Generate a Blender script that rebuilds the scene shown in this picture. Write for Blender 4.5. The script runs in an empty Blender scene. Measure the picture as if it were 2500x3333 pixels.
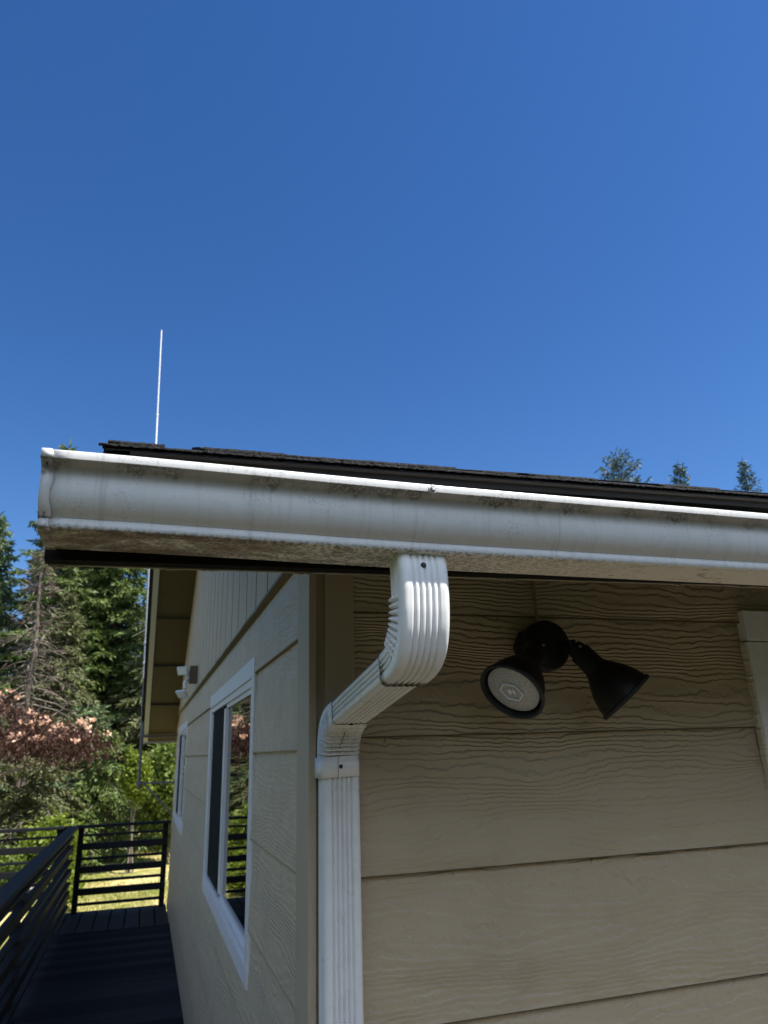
import bpy, bmesh, math, random
import numpy as np
from mathutils import Vector, Matrix
sc = bpy.context.scene
C = sc.collection

# ------------------------------------------------------------------ camera, world, sun, exposure
R = np.array([[0.95259848, -0.06830797, -0.29646274],
              [-0.30266789, -0.31142114, -0.90078245],
              [-0.03079414, 0.94781374, -0.31733393]])      # columns: camera right, up, back
FPX = 2315.44 / 3333.0
cam = bpy.data.objects.new('camera', bpy.data.cameras.new('camera')); C.objects.link(cam)
cam.matrix_world = Matrix([list(R[0]) + [0], list(R[1]) + [0], list(R[2]) + [0], [0, 0, 0, 1]])
cam.data.sensor_fit = 'VERTICAL'; cam.data.sensor_height = 24.0; cam.data.sensor_width = 18.0
cam.data.lens = 24.0 * FPX
cam.data.clip_start = 0.02; cam.data.clip_end = 2000
cam.data.dof.use_dof = True; cam.data.dof.focus_distance = 1.25; cam.data.dof.aperture_fstop = 5.5
sc.camera = cam
SUN = Vector((0.45, -0.333, 1.0)).normalized()
w = bpy.data.worlds.new('World'); sc.world = w; w.use_nodes = True
wn = w.node_tree.nodes; bg = wn['Background']
sky = wn.new('ShaderNodeTexSky'); sky.sky_type = 'NISHITA'; sky.sun_disc = False
sky.sun_elevation = math.asin(SUN.z); sky.sun_rotation = math.atan2(SUN.x, SUN.y)
sky.air_density = 1.0; sky.dust_density = 0.15; sky.ozone_density = 4.0; sky.altitude = 300
hs = wn.new('ShaderNodeHueSaturation'); hs.inputs['Saturation'].default_value = 1.25; hs.inputs['Hue'].default_value = 0.508
w.node_tree.links.new(sky.outputs[0], hs.inputs['Color']); 
# bright cloud bank added to the unseen sky behind the camera as fill light
wl = w.node_tree.links; tc = wn.new('ShaderNodeTexCoord'); sx = wn.new('ShaderNodeSeparateXYZ'); wl.new(tc.outputs['Generated'], sx.inputs[0])
def wrange(v, a, b, c=0.0, d=1.0):
    n = wn.new('ShaderNodeMapRange'); n.interpolation_type = 'SMOOTHSTEP'; wl.new(v, n.inputs[0])
    for i, k in enumerate((a, b, c, d)): n.inputs[i+1].default_value = k
    return n.outputs[0]
def wmul(a, b_):
    n = wn.new('ShaderNodeMath'); n.operation = 'MULTIPLY'; wl.new(a, n.inputs[0]); wl.new(b_, n.inputs[1]); return n.outputs[0]
cn = wn.new('ShaderNodeTexNoise'); cn.inputs['Scale'].default_value = 3.2; cn.inputs['Detail'].default_value = 6; cn.inputs['Roughness'].default_value = .6
wl.new(tc.outputs['Generated'], cn.inputs['Vector'])
cm_ = wmul(wmul(wrange(sx.outputs[1], -.22, -.55), wrange(sx.outputs[2], .0, .12)), wmul(wrange(sx.outputs[2], .70, .92, 1.0, 0.0), wrange(cn.outputs['Fac'], .34, .56)))
mx = wn.new('ShaderNodeMix'); mx.data_type = 'RGBA'; wl.new(cm_, mx.inputs[0]); wl.new(hs.outputs[0], mx.inputs[6]); mx.inputs[7].default_value = (10.6, 12.4, 15.2, 1)
wl.new(mx.outputs[2], bg.inputs[0]); bg.inputs[1].default_value = 0.073
sl = bpy.data.lights.new('sun', 'SUN'); sl.energy = 5.0; sl.angle = math.radians(0.53); sl.color = (1, 0.955, 0.88)
so = bpy.data.objects.new('sun', sl); C.objects.link(so)
so.rotation_euler = SUN.to_track_quat('Z', 'Y').to_euler()
sc.view_settings.view_transform = 'Standard'; sc.view_settings.look = 'None'
sc.view_settings.exposure = 1.0; sc.view_settings.gamma = 1.0

rnd = random.Random(7)
rng = np.random.default_rng(11)

# ------------------------------------------------------------------ helpers: objects
def link_mesh(name, me, mat=None, parent=None):
    o = bpy.data.objects.new(name, me); C.objects.link(o)
    if mat:
        for m in (mat if isinstance(mat, (list, tuple)) else [mat]): me.materials.append(m)
    if parent: o.parent = parent
    return o
def tag(o, label=None, cat=None, group=None, kind=None):
    if label: o['label'] = label
    if cat: o['category'] = cat
    if group: o['group'] = group
    if kind: o['kind'] = kind
    return o
def thing(name, label, cat, group=None, loc=(0, 0, 0)):
    o = bpy.data.objects.new(name, None); C.objects.link(o); o.location = loc
    o.empty_display_size = 0.1
    return tag(o, label, cat, group)
def localize(root):
    """parts are modelled in world coordinates; shift them under a root that stands at its base"""
    for ch in root.children: ch.location = ch.location - root.location
class MB:
    def __init__(s): s.v = []; s.f = []; s.m = []
    def add(s, vs, fs, m=0):
        n = len(s.v); s.v += [tuple(v) for v in vs]
        s.f += [tuple(i + n for i in f) for f in fs]; s.m += [m] * len(fs); return s
    def box(s, a, b, m=0):
        x0, x1 = sorted((a[0], b[0])); y0, y1 = sorted((a[1], b[1])); z0, z1 = sorted((a[2], b[2]))
        return s.add([(x0,y0,z0),(x1,y0,z0),(x1,y1,z0),(x0,y1,z0),(x0,y0,z1),(x1,y0,z1),(x1,y1,z1),(x0,y1,z1)],
                     [(0,3,2,1),(4,5,6,7),(0,1,5,4),(1,2,6,5),(2,3,7,6),(3,0,4,7)], m)
    def obox(s, c, ax, ay, az, m=0):
        c = Vector(c); ax = Vector(ax); ay = Vector(ay); az = Vector(az); vs = []
        for k in (-1, 1):
            for (i, j) in ((-1,-1),(1,-1),(1,1),(-1,1)): vs.append(c + ax*i + ay*j + az*k)
        return s.add(vs, [(0,3,2,1),(4,5,6,7),(0,1,5,4),(1,2,6,5),(2,3,7,6),(3,0,4,7)], m)
    def tube(s, pts, rads, n=10, m=0, cap=True):
        pts = [Vector(p) for p in pts]
        if not isinstance(rads, (list, tuple)): rads = [rads]*len(pts)
        base = len(s.v); ref = None
        for i, p in enumerate(pts):
            d = (pts[min(i+1, len(pts)-1)] - pts[max(i-1, 0)]).normalized()
            if ref is None: ref = Vector((0,0,1)) if abs(d.z) < .9 else Vector((1,0,0))
            u = d.cross(ref).normalized(); v = u.cross(d).normalized(); ref = v
            for k in range(n):
                a = 2*math.pi*k/n; s.v.append(tuple(p + (u*math.cos(a) + v*math.sin(a))*rads[i]))
        for i in range(len(pts)-1):
            for k in range(n):
                a = base+i*n+k; b = base+i*n+(k+1) % n
                s.f.append((a, b, b+n, a+n)); s.m.append(m)
        if cap:
            s.f.append(tuple(base+k for k in range(n))[::-1]); s.m.append(m)
            s.f.append(tuple(base+(len(pts)-1)*n+k for k in range(n))); s.m.append(m)
        return s
    def lathe(s, o, axis, prof, n=40, m=0):
        """prof: (distance along axis, radius)"""
        o = Vector(o); d = Vector(axis).normalized()
        u = d.cross(Vector((0.1,0.2,1))).normalized(); v = u.cross(d); base = len(s.v)
        for (t, r) in prof:
            for k in range(n):
                a = 2*math.pi*k/n; s.v.append(tuple(o + d*t + (u*math.cos(a)+v*math.sin(a))*r))
        for i in range(len(prof)-1):
            for k in range(n):
                a = base+i*n+k; b = base+i*n+(k+1) % n
                s.f.append((a, b, b+n, a+n)); s.m.append(m)
        return s
    def build(s, name, mat, parent=None, smooth=None, bevel=None):
        me = bpy.data.meshes.new(name); me.from_pydata(s.v, [], s.f); me.update()
        me.polygons.foreach_set('material_index', s.m)
        bm = bmesh.new(); bm.from_mesh(me); bmesh.ops.recalc_face_normals(bm, faces=bm.faces); bm.to_mesh(me); bm.free()
        if smooth is not None:
            me.polygons.foreach_set('use_smooth', [True]*len(me.polygons)); me.set_sharp_from_angle(angle=math.radians(smooth))
        o = link_mesh(name, me, mat, parent)
        if bevel:
            b = o.modifiers.new('bevel', 'BEVEL'); b.width = bevel; b.segments = 2; b.limit_method = 'ANGLE'
        return o
def quads_mesh(name, V, mat, parent=None):
    """V: (n,4,3) array of separate quads"""
    n = len(V); me = bpy.data.meshes.new(name)
    me.vertices.add(n*4); me.vertices.foreach_set('co', V.reshape(-1).astype(np.float32))
    me.loops.add(n*4); me.loops.foreach_set('vertex_index', np.arange(n*4, dtype=np.int32))
    me.polygons.add(n); me.polygons.foreach_set('loop_start', np.arange(0, n*4, 4, dtype=np.int32))
    me.polygons.foreach_set('loop_total', np.full(n, 4, dtype=np.int32))
    me.update(); me.validate()
    return link_mesh(name, me, mat, parent)

# ------------------------------------------------------------------ helpers: materials
class NB:
    def __init__(s, name):
        s.m = bpy.data.materials.new(name); s.m.use_nodes = True; s.t = s.m.node_tree; s.n = s.t.nodes
        s.bsdf = s.n['Principled BSDF']; s.co = s.n.new('ShaderNodeTexCoord').outputs['Object']
    def L(s, a, b): s.t.links.new(a, b)
    def put(s, sock, v):
        if hasattr(v, 'is_linked') or isinstance(v, bpy.types.NodeSocket): s.L(v, sock)
        elif isinstance(v, (tuple, list)) and len(v) == 3 and sock.type == 'RGBA': sock.default_value = (*v, 1)
        else: sock.default_value = v
    def geo(s, k): return s.n.new('ShaderNodeNewGeometry').outputs[k]
    def sep(s, v=None):
        x = s.n.new('ShaderNodeSeparateXYZ'); s.L(v or s.co, x.inputs[0]); return x.outputs
    def comb(s, x, y, z):
        c = s.n.new('ShaderNodeCombineXYZ')
        for i, v in enumerate((x, y, z)): s.put(c.inputs[i], v)
        return c.outputs[0]
    def mul(s, v, k):
        c = s.n.new('ShaderNodeVectorMath'); c.operation = 'MULTIPLY'; s.put(c.inputs[0], v); s.put(c.inputs[1], k); return c.outputs[0]
    def noise(s, vec=None, scale=5, detail=3, rough=.5, w=None, dist=0.0):
        n = s.n.new('ShaderNodeTexNoise')
        if w is not None: n.noise_dimensions = '4D'; s.put(n.inputs['W'], w)
        s.L(vec or s.co, n.inputs['Vector']); n.inputs['Scale'].default_value = scale
        n.inputs['Detail'].default_value = detail; n.inputs['Roughness'].default_value = rough; n.inputs['Distortion'].default_value = dist
        return n.outputs['Fac']
    def voro(s, vec=None, scale=5, feature='F1'):
        n = s.n.new('ShaderNodeTexVoronoi'); n.feature = feature; s.L(vec or s.co, n.inputs['Vector']); n.inputs['Scale'].default_value = scale
        return n.outputs['Distance']
    def math(s, op, a, b=0.0, c=None):
        n = s.n.new('ShaderNodeMath'); n.operation = op; s.put(n.inputs[0], a); s.put(n.inputs[1], b)
        if c is not None: s.put(n.inputs[2], c)
        return n.outputs[0]
    def rng(s, v, a, b, c=0.0, d=1.0, mode='SMOOTHSTEP'):
        n = s.n.new('ShaderNodeMapRange'); n.interpolation_type = mode; s.put(n.inputs[0], v)
        for i, k in enumerate((a, b, c, d)): s.put(n.inputs[i+1], k)
        return n.outputs[0]
    def mix(s, f, a, b):
        n = s.n.new('ShaderNodeMix'); n.data_type = 'RGBA'; s.put(n.inputs[0], f); s.put(n.inputs[6], a); s.put(n.inputs[7], b); return n.outputs[2]
    def bump(s, h, strength=1.0, dist=0.001, normal=None):
        n = s.n.new('ShaderNodeBump'); s.put(n.inputs['Height'], h); n.inputs['Strength'].default_value = strength
        n.inputs['Distance'].default_value = dist
        if normal: s.L(normal, n.inputs['Normal'])
        return n.outputs[0]
    def out(s, color=None, rough=None, normal=None, metal=None, spec=None, coat=None):
        b = s.bsdf.inputs
        if color is not None: s.put(b['Base Color'], color)
        if rough is not None: s.put(b['Roughness'], rough)
        if metal is not None: s.put(b['Metallic'], metal)
        if spec is not None: s.put(b['Specular IOR Level'], spec)
        if coat is not None: s.put(b['Coat Weight'], coat)
        if normal is not None: s.put(b['Normal'], normal)
        return s.m

def simple(name, col, rough=.5, var=.12, scale=8, bump=0.0, bscale=60, metal=0.0, spec=.5):
    b = NB(name); n = b.noise(scale=scale, detail=4)
    c = b.mix(n, tuple(x*(1-var) for x in col), tuple(x*(1+var) for x in col))
    nm = b.bump(b.noise(scale=bscale, detail=3), 1, bump) if bump else None
    return b.out(c, rough, nm, metal, spec)

SID0, SEXP = 0.0255, 0.262
def siding_mat(name, axis, col, z0, exp, strength=1.0):
    b = NB(name); x, y, z = b.sep()
    u = x if axis == 'x' else y
    idx = b.math('FLOOR', b.math('DIVIDE', b.math('SUBTRACT', z, z0), exp))
    idw = b.math('MULTIPLY', idx, 3.37)
    vec = b.comb(b.math('MULTIPLY', u, 2.6), 0.0, b.math('MULTIPLY', z, 11.0))
    warp = b.noise(b.comb(b.math('MULTIPLY', u, 34.0), 0.0, b.math('MULTIPLY', z, 42.0)), 1, 3, .55, w=idw)
    n = b.noise(vec, 1.0, 1.5, .45, w=idw)
    band = b.noise(b.comb(b.math('MULTIPLY', u, .5), 0.0, b.math('MULTIPLY', z, 7.0)), 1, 0, .5, w=idw)
    h = b.math('ADD', b.math('MULTIPLY', n, 8.0), b.math('MULTIPLY', warp, 1.3))
    band = b.noise(b.comb(b.math('MULTIPLY', u, .35), 0.0, b.math('MULTIPLY', z, 8.5)), 1, 0, .5, w=idw)
    h = b.math('ADD', h, b.math('ADD', b.math('MULTIPLY', z, 72.0), b.math('MULTIPLY', band, 10.0)))
    fr = b.math('FRACT', h)
    terr = b.math('MULTIPLY', b.math('SUBTRACT', b.rng(fr, .0, .72), b.rng(fr, .72, 1.0)), .72)
    brk = b.rng(b.noise(b.comb(b.math('MULTIPLY', u, 9.0), 3.0, b.math('MULTIPLY', z, 20.0)), 1, 2, .5, w=idw), .36, .58)
    terr = b.math('MULTIPLY', terr, b.math('ADD', b.math('MULTIPLY', brk, .45), .55))
    scr = b.noise(b.comb(b.math('MULTIPLY', u, 420.0), 0.0, b.math('MULTIPLY', z, 22.0)), 1, 2, .6)
    fine = b.noise(b.co, 900, 2, .5)
    hh = b.math('ADD', terr, b.math('MULTIPLY', scr, b.math('MULTIPLY', b.noise(b.co, 14, 2), .42)))
    hh = b.math('ADD', hh, b.math('MULTIPLY', fine, .05))
    nm = b.bump(hh, strength, 0.0030)
    c = b.mix(b.noise(b.co, 3.0, 4), tuple(k*.93 for k in col), tuple(k*1.07 for k in col))
    crease = b.math('MULTIPLY', b.rng(fr, .80, .95), brk)
    c = b.mix(b.math('MULTIPLY', crease, .11), c, tuple(k*.55 for k in col))  # darker grain creases paint in shade that the embossed relief lacks
    dirt = b.rng(b.noise(b.co, 55, 5, .65), .69, .78)
    c = b.mix(b.math('MULTIPLY', dirt, .25), c, (.10, .085, .06))
    fz = b.math('FRACT', b.math('DIVIDE', b.math('SUBTRACT', z, z0), exp))      # grime specks and short runs below each lap
    spk = b.math('MULTIPLY', b.rng(b.noise(b.comb(b.math('MULTIPLY', u, 95.0), 0.0, b.math('MULTIPLY', z, 40.0)), 1, 3, .6), .60, .70), b.rng(fz, .93, .995))
    c = b.mix(b.math('MULTIPLY', spk, .7), c, (.06, .045, .03))
    blot = b.rng(b.noise(b.comb(b.math('MULTIPLY', u, 5.0), 7.0, b.math('MULTIPLY', z, 3.0)), 1, 4, .6), .45, .75)
    c = b.mix(b.math('MULTIPLY', blot, .14), c, (.22, .17, .11))
    return b.out(c, b.rng(b.noise(b.co, 20, 3), .3, .7, .42, .6), nm, spec=.4)

BEIGE = (0.465, 0.372, 0.252)
M = {}
M['siding'] = siding_mat('front siding', 'x', BEIGE, SID0, SEXP)
M['gsiding'] = siding_mat('gable siding', 'y', (.54, .43, .30), 0.005, 0.245, .55)
def trim_mat():
    b = NB('rough sawn trim'); x, y, z = b.sep()
    g = b.noise(b.comb(b.math('MULTIPLY', x, 160.0), b.math('MULTIPLY', y, 160.0), b.math('MULTIPLY', z, 9.0)), 1, 4, .6)
    pit = b.rng(b.noise(b.co, 130, 3, .6), .62, .75)
    c = b.mix(b.noise(b.co, 6, 4), tuple(k*.9 for k in BEIGE), tuple(k*1.08 for k in BEIGE))
    c = b.mix(b.math('MULTIPLY', pit, .3), c, (.12, .10, .07))
    return b.out(c, .6, b.bump(b.math('SUBTRACT', g, b.math('MULTIPLY', pit, .5)), .8, .0015))
M['trim'] = trim_mat()
def panel_mat():
    b = NB('vertical panel siding'); x, y, z = b.sep()
    g = b.noise(b.comb(0.0, b.math('MULTIPLY', y, 60.0), b.math('MULTIPLY', z, 2.5)), 1, 4, .6)
    c = b.mix(b.rng(g, .35, .7), (.58, .46, .32), (.42, .335, .23))
    return b.out(c, .6, b.bump(g, .7, .002))
M['panel'] = panel_mat()
M['tan'] = simple('tan trim and bounce tint', (.36, .235, .10), .6, .3, 40, .0008, 120)  # warm bounce light painted on gable laps and grooves; also the joint cover
M['tan2'] = simple('peeling tan edge', (.36, .30, .22), .7, .35, 60, .0015, 90)
M['paleedge'] = simple('ragged pale caulk', (.62, .56, .46), .6, .25, 60, .001, 90)
M['soffit'] = simple('soffit board', (.115, .082, .042), .65, .1, 6, .0006, 90)
M['seam'] = simple('dark seam', (.03, .022, .012), .7, .2, 20)
M['whitetrim'] = simple('white window trim', (.70, .70, .72), .45, .05, 9, .0005, 120)
M['vinyl'] = simple('white vinyl', (.78, .79, .82), .3, .03, 5)
M['gtrim'] = simple('weathered white trim', (.78, .775, .77), .5, .12, 30, .0008, 140)
def glass_mat():
    b = NB('window glass')
    nm = b.bump(b.noise(b.co, 2.5, 1), .12, .01)
    return b.out((.006, .007, .008), .015, nm, spec=.75)
M['glass'] = glass_mat()
M['screen'] = simple('insect screen', (.012, .013, .014), .85, .1, 400, .0003, 900, spec=.1)

def black_mat():
    b = NB('black lamp paint'); dust = b.math('MULTIPLY', b.rng(b.noise(b.co, 300, 4, .7), .5, .72), b.rng(b.noise(b.co, 22, 3), .45, .7))
    return b.out(b.mix(dust, (.0035, .0038, .0048), (.035, .033, .03)), b.rng(dust, 0, 1, .42, .8), b.bump(b.noise(b.co, 420, 2), .5, .0005))
M['black'] = black_mat()
M['blackrim'] = simple('dusty black rim', (.016, .018, .021), .6, .4, 50, .0005, 300)
M['rail'] = simple('black painted rail', (.011, .012, .0135), .6, .35, 18, .0008, 60, spec=.22)
M['metal'] = simple('galvanised mast tube', (.62, .63, .65), .4, .12, 20, metal=.25)
M['darkmetal'] = simple('dark bracket steel and mast shade', (.13, .14, .16), .55, .2, 20)
M['lightwhite'] = simple('white lamp housing', (.72, .73, .75), .4, .05, 9)
M['brownbox'] = simple('brown mounting box', (.10, .075, .055), .55, .2, 20)
M['screw'] = simple('dark zinc screw', (.05, .05, .055), .45, .3, 200, metal=.6)
M['hex'] = simple('galvanised bolt head', (.5, .5, .5), .45, .3, 300, .0004, 600, metal=.7)
M['fibre'] = simple('white fibreglass rod', (.82, .82, .82), .4, .03, 10)

def gutter_mat():
    b = NB('weathered white gutter'); x, y, z = b.sep()
    base = b.mix(b.noise(b.co, 5, 3), (.58, .58, .57), (.68, .675, .66))
    # fine grey speckle over the face
    sp = b.rng(b.noise(b.co, 260, 4, .75), .53, .64)
    patch = b.rng(b.noise(b.comb(b.math('MULTIPLY', x, 11.0), 0.0, b.math('MULTIPLY', z, 16.0)), 1, 3, .6), .45, .7)
    c = b.mix(b.math('MULTIPLY', b.math('MULTIPLY', sp, patch), b.rng(x, .1, .7, .95, .55)), base, (.25, .255, .26))
    # film darkest just below the lip, fading down the face
    z = b.math('ADD', z, b.rng(x, -.10, .42, 0.0, .0046)); d = b.math('SUBTRACT', .350, z)
    film = b.math('MULTIPLY', b.rng(d, 0.0, .022, 1.0, 0.0), b.rng(d, -.001, .0005, 0.0, 1.0, 'LINEAR'))
    c = b.mix(b.math('MULTIPLY', film, .6), c, (.25, .22, .17))
    streak = b.noise(b.comb(b.math('MULTIPLY', x, 75.0), 0.0, b.math('MULTIPLY', z, 5.0)), 1, 4, .65)
    c = b.mix(b.math('MULTIPLY', b.rng(streak, .50, .72), .30), c, (.24, .225, .19))
    low = b.math('MULTIPLY', b.rng(z, .300, .290), b.rng(z, .2865, .290))
    c = b.mix(b.math('MULTIPLY', low, .25), c, (.36, .30, .20))
    # algae clumps hanging from the lip as drips
    drip = b.noise(b.comb(b.math('MULTIPLY', x, 26.0), 0.0, b.math('MULTIPLY', z, 9.0)), 1, 3, .6)
    drip = b.math('SUBTRACT', drip, b.math('MULTIPLY', d, 16.0))
    lace = b.noise(b.co, 210, 4, .7)
    alg = b.math('MULTIPLY', b.math('MULTIPLY', b.rng(drip, .34, .46), b.rng(lace, .42, .51)), b.rng(b.noise(b.comb(b.math('MULTIPLY', x, 7.0), 2.0, 0.0), 1, 2), .42, .56))
    alg = b.math('MULTIPLY', alg, b.rng(d, -.001, .001))
    fade = b.rng(x, .35, 1.2, .9, .4)
    c = b.mix(b.math('MULTIPLY', alg, fade), c, (.055, .048, .025))
    # brown grime on the underside, heavier to the left
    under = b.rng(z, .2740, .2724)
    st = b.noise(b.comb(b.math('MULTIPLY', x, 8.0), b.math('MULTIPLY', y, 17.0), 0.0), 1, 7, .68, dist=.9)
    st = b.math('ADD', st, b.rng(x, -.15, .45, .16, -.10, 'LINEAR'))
    ucol = b.mix(b.math('ADD', b.math('MULTIPLY', b.rng(st, .49, .545), .6), b.math('MULTIPLY', b.rng(st, .56, .66), .4)), (.84, .78, .66), (.27, .20, .135))  # pale underside colour paints in bounce light from below; brown grime over it
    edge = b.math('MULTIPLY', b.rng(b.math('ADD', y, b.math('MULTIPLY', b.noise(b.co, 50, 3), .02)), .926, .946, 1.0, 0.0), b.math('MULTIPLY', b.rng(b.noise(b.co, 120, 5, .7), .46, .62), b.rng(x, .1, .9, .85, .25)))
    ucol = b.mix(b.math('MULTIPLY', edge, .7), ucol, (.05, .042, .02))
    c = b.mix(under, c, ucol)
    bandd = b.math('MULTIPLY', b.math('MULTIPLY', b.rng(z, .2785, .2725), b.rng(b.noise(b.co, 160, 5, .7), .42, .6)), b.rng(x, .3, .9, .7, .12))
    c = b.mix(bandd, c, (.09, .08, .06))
    nm = b.bump(b.noise(b.co, 3, 1), .10, .004)
    nm = b.bump(b.math('SUBTRACT', b.noise(b.co, 500, 2), alg), .4, .0004, nm)
    r = b.rng(b.noise(b.co, 30, 3), .3, .7, .24, .42)
    r = b.math('ADD', r, b.math('MULTIPLY', under, .35))
    return b.out(c, r, nm, spec=.55)
M['gutter'] = gutter_mat()
def spout_mat(name, kind):
    b = NB(name); x, y, z = b.sep()
    c = b.mix(b.noise(b.co, 14, 4), (.74, .735, .72), (.82, .815, .80))
    film = b.rng(b.noise(b.co, 25, 4, .65), .45, .75)
    c = b.mix(b.math('MULTIPLY', film, .15), c, (.42, .37, .29))
    sp = b.rng(b.noise(b.co, 420, 4, .7), .60, .74)
    c = b.mix(b.math('MULTIPLY', sp, .30), c, (.2, .19, .17))
    if kind == 'top':       # black grime and moss along the open lower rim
        e = b.math('ADD', y, b.math('MULTIPLY', b.noise(b.co, 170, 4, .7), .026))
        c = b.mix(b.math('MULTIPLY', b.rng(e, 1.024, 1.036), b.rng(z, .130, .108)), c, (.035, .03, .018))
        e2 = b.rng(b.math('ADD', y, b.math('MULTIPLY', b.noise(b.co, 60, 3), .05)), 1.02, 1.06)
        c = b.mix(b.math('MULTIPLY', e2, .35), c, (.28, .23, .15))
    if kind in ('low', 'pipe'):   # mildew in the folds
        e = b.rng(b.math('ADD', b.noise(b.co, 120, 4, .7), b.rng(z, .10, .0, -.06, .06)), .50, .66)
        c = b.mix(b.math('MULTIPLY', e, .25 if kind == 'low' else .12), c, (.25, .205, .15))
    if kind in ('top', 'low'):      # darker in the concave folds of the crimped metal, broken up by noise
        pt = b.math('MULTIPLY', b.rng(b.geo('Pointiness'), .47, .40), b.rng(b.noise(b.co, 90, 3), .35, .55))
        c = b.mix(b.math('MULTIPLY', pt, .75), c, (.09, .075, .055))
    nm = b.bump(b.noise(b.co, 16, 2), .3, .002)
    nm = b.bump(b.noise(b.co, 700, 2), .25, .0003, nm)
    return b.out(c, b.rng(b.noise(b.co, 35, 3), .3, .7, .27, .42), nm, spec=.5)
M['elbowtop'] = spout_mat('top elbow enamel', 'top'); M['elbowlow'] = spout_mat('lower elbow enamel', 'low')
M['pipe'] = spout_mat('offset pipe enamel', 'pipe'); M['spout'] = spout_mat('downspout enamel', 'plain')
def shingle_mat():
    b = NB('asphalt shingle'); g = b.voro(scale=650)
    c = b.mix(b.rng(b.noise(b.co, 900, 1), .62, .74), (.010, .010, .011), (.10, .10, .10))
    return b.out(c, .85, b.bump(b.math('ADD', g, b.noise(b.co, 220, 3)), 1, .0015), spec=.25)
M['shingle'] = shingle_mat()
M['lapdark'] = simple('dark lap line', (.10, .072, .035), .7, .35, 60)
M['belt'] = simple('brown belt flashing', (.17, .12, .06), .65, .35, 30, .0008, 120)
M['fascia'] = simple('weathered dark fascia', (.008, .0065, .005), .85, .4, 20, .0015, 60, spec=.15)
M['drip'] = simple('dark drip edge', (.010, .010, .011), .8, .2, 10)
def deck_mat():
    b = NB('dark deck stain'); x, y, z = b.sep()
    g = b.noise(b.comb(b.math('MULTIPLY', x, 3.0), b.math('MULTIPLY', y, 60.0), 0.0), 1, 4)
    c = b.mix(b.math('ADD', b.math('MULTIPLY', g, .5), b.math('MULTIPLY', b.geo('Random Per Island'), .5)), (.010, .0115, .013), (.050, .053, .056))
    return b.out(c, .9, b.bump(g, .5, .002), spec=.03)
M['deck'] = deck_mat()
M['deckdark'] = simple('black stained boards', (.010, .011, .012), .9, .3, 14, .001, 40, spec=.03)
M['deckbounce'] = simple('pale bounce boards', (.145, .125, .10), .9, .3, 14, .001, 40, spec=.05)  # unseen pale boards added to bounce light onto the gutter underside
M['deckend'] = simple('worn grey deck boards', (.028, .030, .031), .7, .35, 14, .001, 40, spec=.3)
def lens_mat():
    b = NB('ribbed lamp lens')
    v = b.voro(scale=420)
    c = b.mix(b.rng(b.voro(scale=420), .15, .8), (.68, .675, .66), (.40, .40, .395))
    return b.out(c, .16, b.bump(v, 1, .0010), metal=.1, spec=.6)
M['lens'] = lens_mat(); M['logo'] = simple('moulded lens emblem', (.95, .95, .93), .15, .05, 60)
def leaf_mat(name, a, c2, rough=.55, trans=.25):
    b = NB(name); r = b.geo('Random Per Island')
    n = b.noise(b.co, 1.4, 3)
    col = b.mix(b.math('ADD', b.math('MULTIPLY', r, .6), b.math('MULTIPLY', n, .4)), a, c2)
    b.out(col, rough, spec=.35)
    tr = b.n.new('ShaderNodeBsdfTranslucent'); b.L(col, tr.inputs[0])
    ms = b.n.new('ShaderNodeMixShader'); ms.inputs[0].default_value = trans
    b.L(b.bsdf.outputs[0], ms.inputs[1]); b.L(tr.outputs[0], ms.inputs[2])
    b.L(ms.outputs[0], b.n['Material Output'].inputs[0])
    return b.m
M['needle'] = leaf_mat('green needles', (.036, .068, .016), (.18, .245, .06))
M['needle2'] = leaf_mat('blue green needles', (.042, .072, .028), (.18, .255, .11))
M['needle3'] = leaf_mat('olive needles', (.040, .052, .020), (.20, .215, .085))
M['needledark'] = leaf_mat('shaded conifer needles', (.018, .036, .012), (.085, .125, .045), trans=.1)
M['deadneedle'] = leaf_mat('dry brown twigs', (.07, .055, .045), (.24, .19, .15))
M['maroon'] = leaf_mat('red brown leaves', (.022, .010, .007), (.085, .034, .020))
M['flower'] = leaf_mat('pink bracts', (.85, .42, .34), (.95, .78, .52), .6, .35)
M['lime'] = leaf_mat('lime leaves', (.07, .12, .012), (.27, .33, .035), .5, .4)
M['bushgreen'] = leaf_mat('shrub leaves', (.04, .075, .015), (.20, .27, .045), .5, .35)
M['grassblade'] = leaf_mat('grass blades', (.17, .21, .035), (.66, .56, .26), .6, .3)
M['bark'] = simple('grey bark', (.16, .13, .105), .9, .35, 12, .01, 30)
def ground_mat():
    b = NB('dry lawn'); n1 = b.noise(b.co, .45, 4); n2 = b.noise(b.co, 4, 4)
    g = b.rng(b.math('ADD', b.math('MULTIPLY', n1, .7), b.math('MULTIPLY', n2, .3)), .40, .60)
    c = b.mix(g, (.17, .20, .035), (.64, .53, .24))
    c = b.mix(b.rng(b.noise(b.co, 22, 4), .5, .68), c, (.16, .13, .06))
    x, y, z = b.sep()      # lawn in the yard; unseen ground around it darkened to cut bounce light
    yard = b.math('MULTIPLY', b.math('MULTIPLY', b.rng(y, 7.0, 9.5), b.rng(y, 33, 38, 1.0, 0.0)), b.math('MULTIPLY', b.rng(x, -11, -8), b.rng(x, 5, 9, 1.0, 0.0)))
    c = b.mix(yard, b.mix(n2, (.018, .028, .010), (.05, .06, .022)), c)
    return b.out(c, .95, b.bump(b.noise(b.co, 40, 3), 1, .03), spec=.1)
M['ground'] = ground_mat()
M['gravel'] = simple('pale gravel', (.36, .35, .33), .9, .35, 14, .02, 25)

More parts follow.
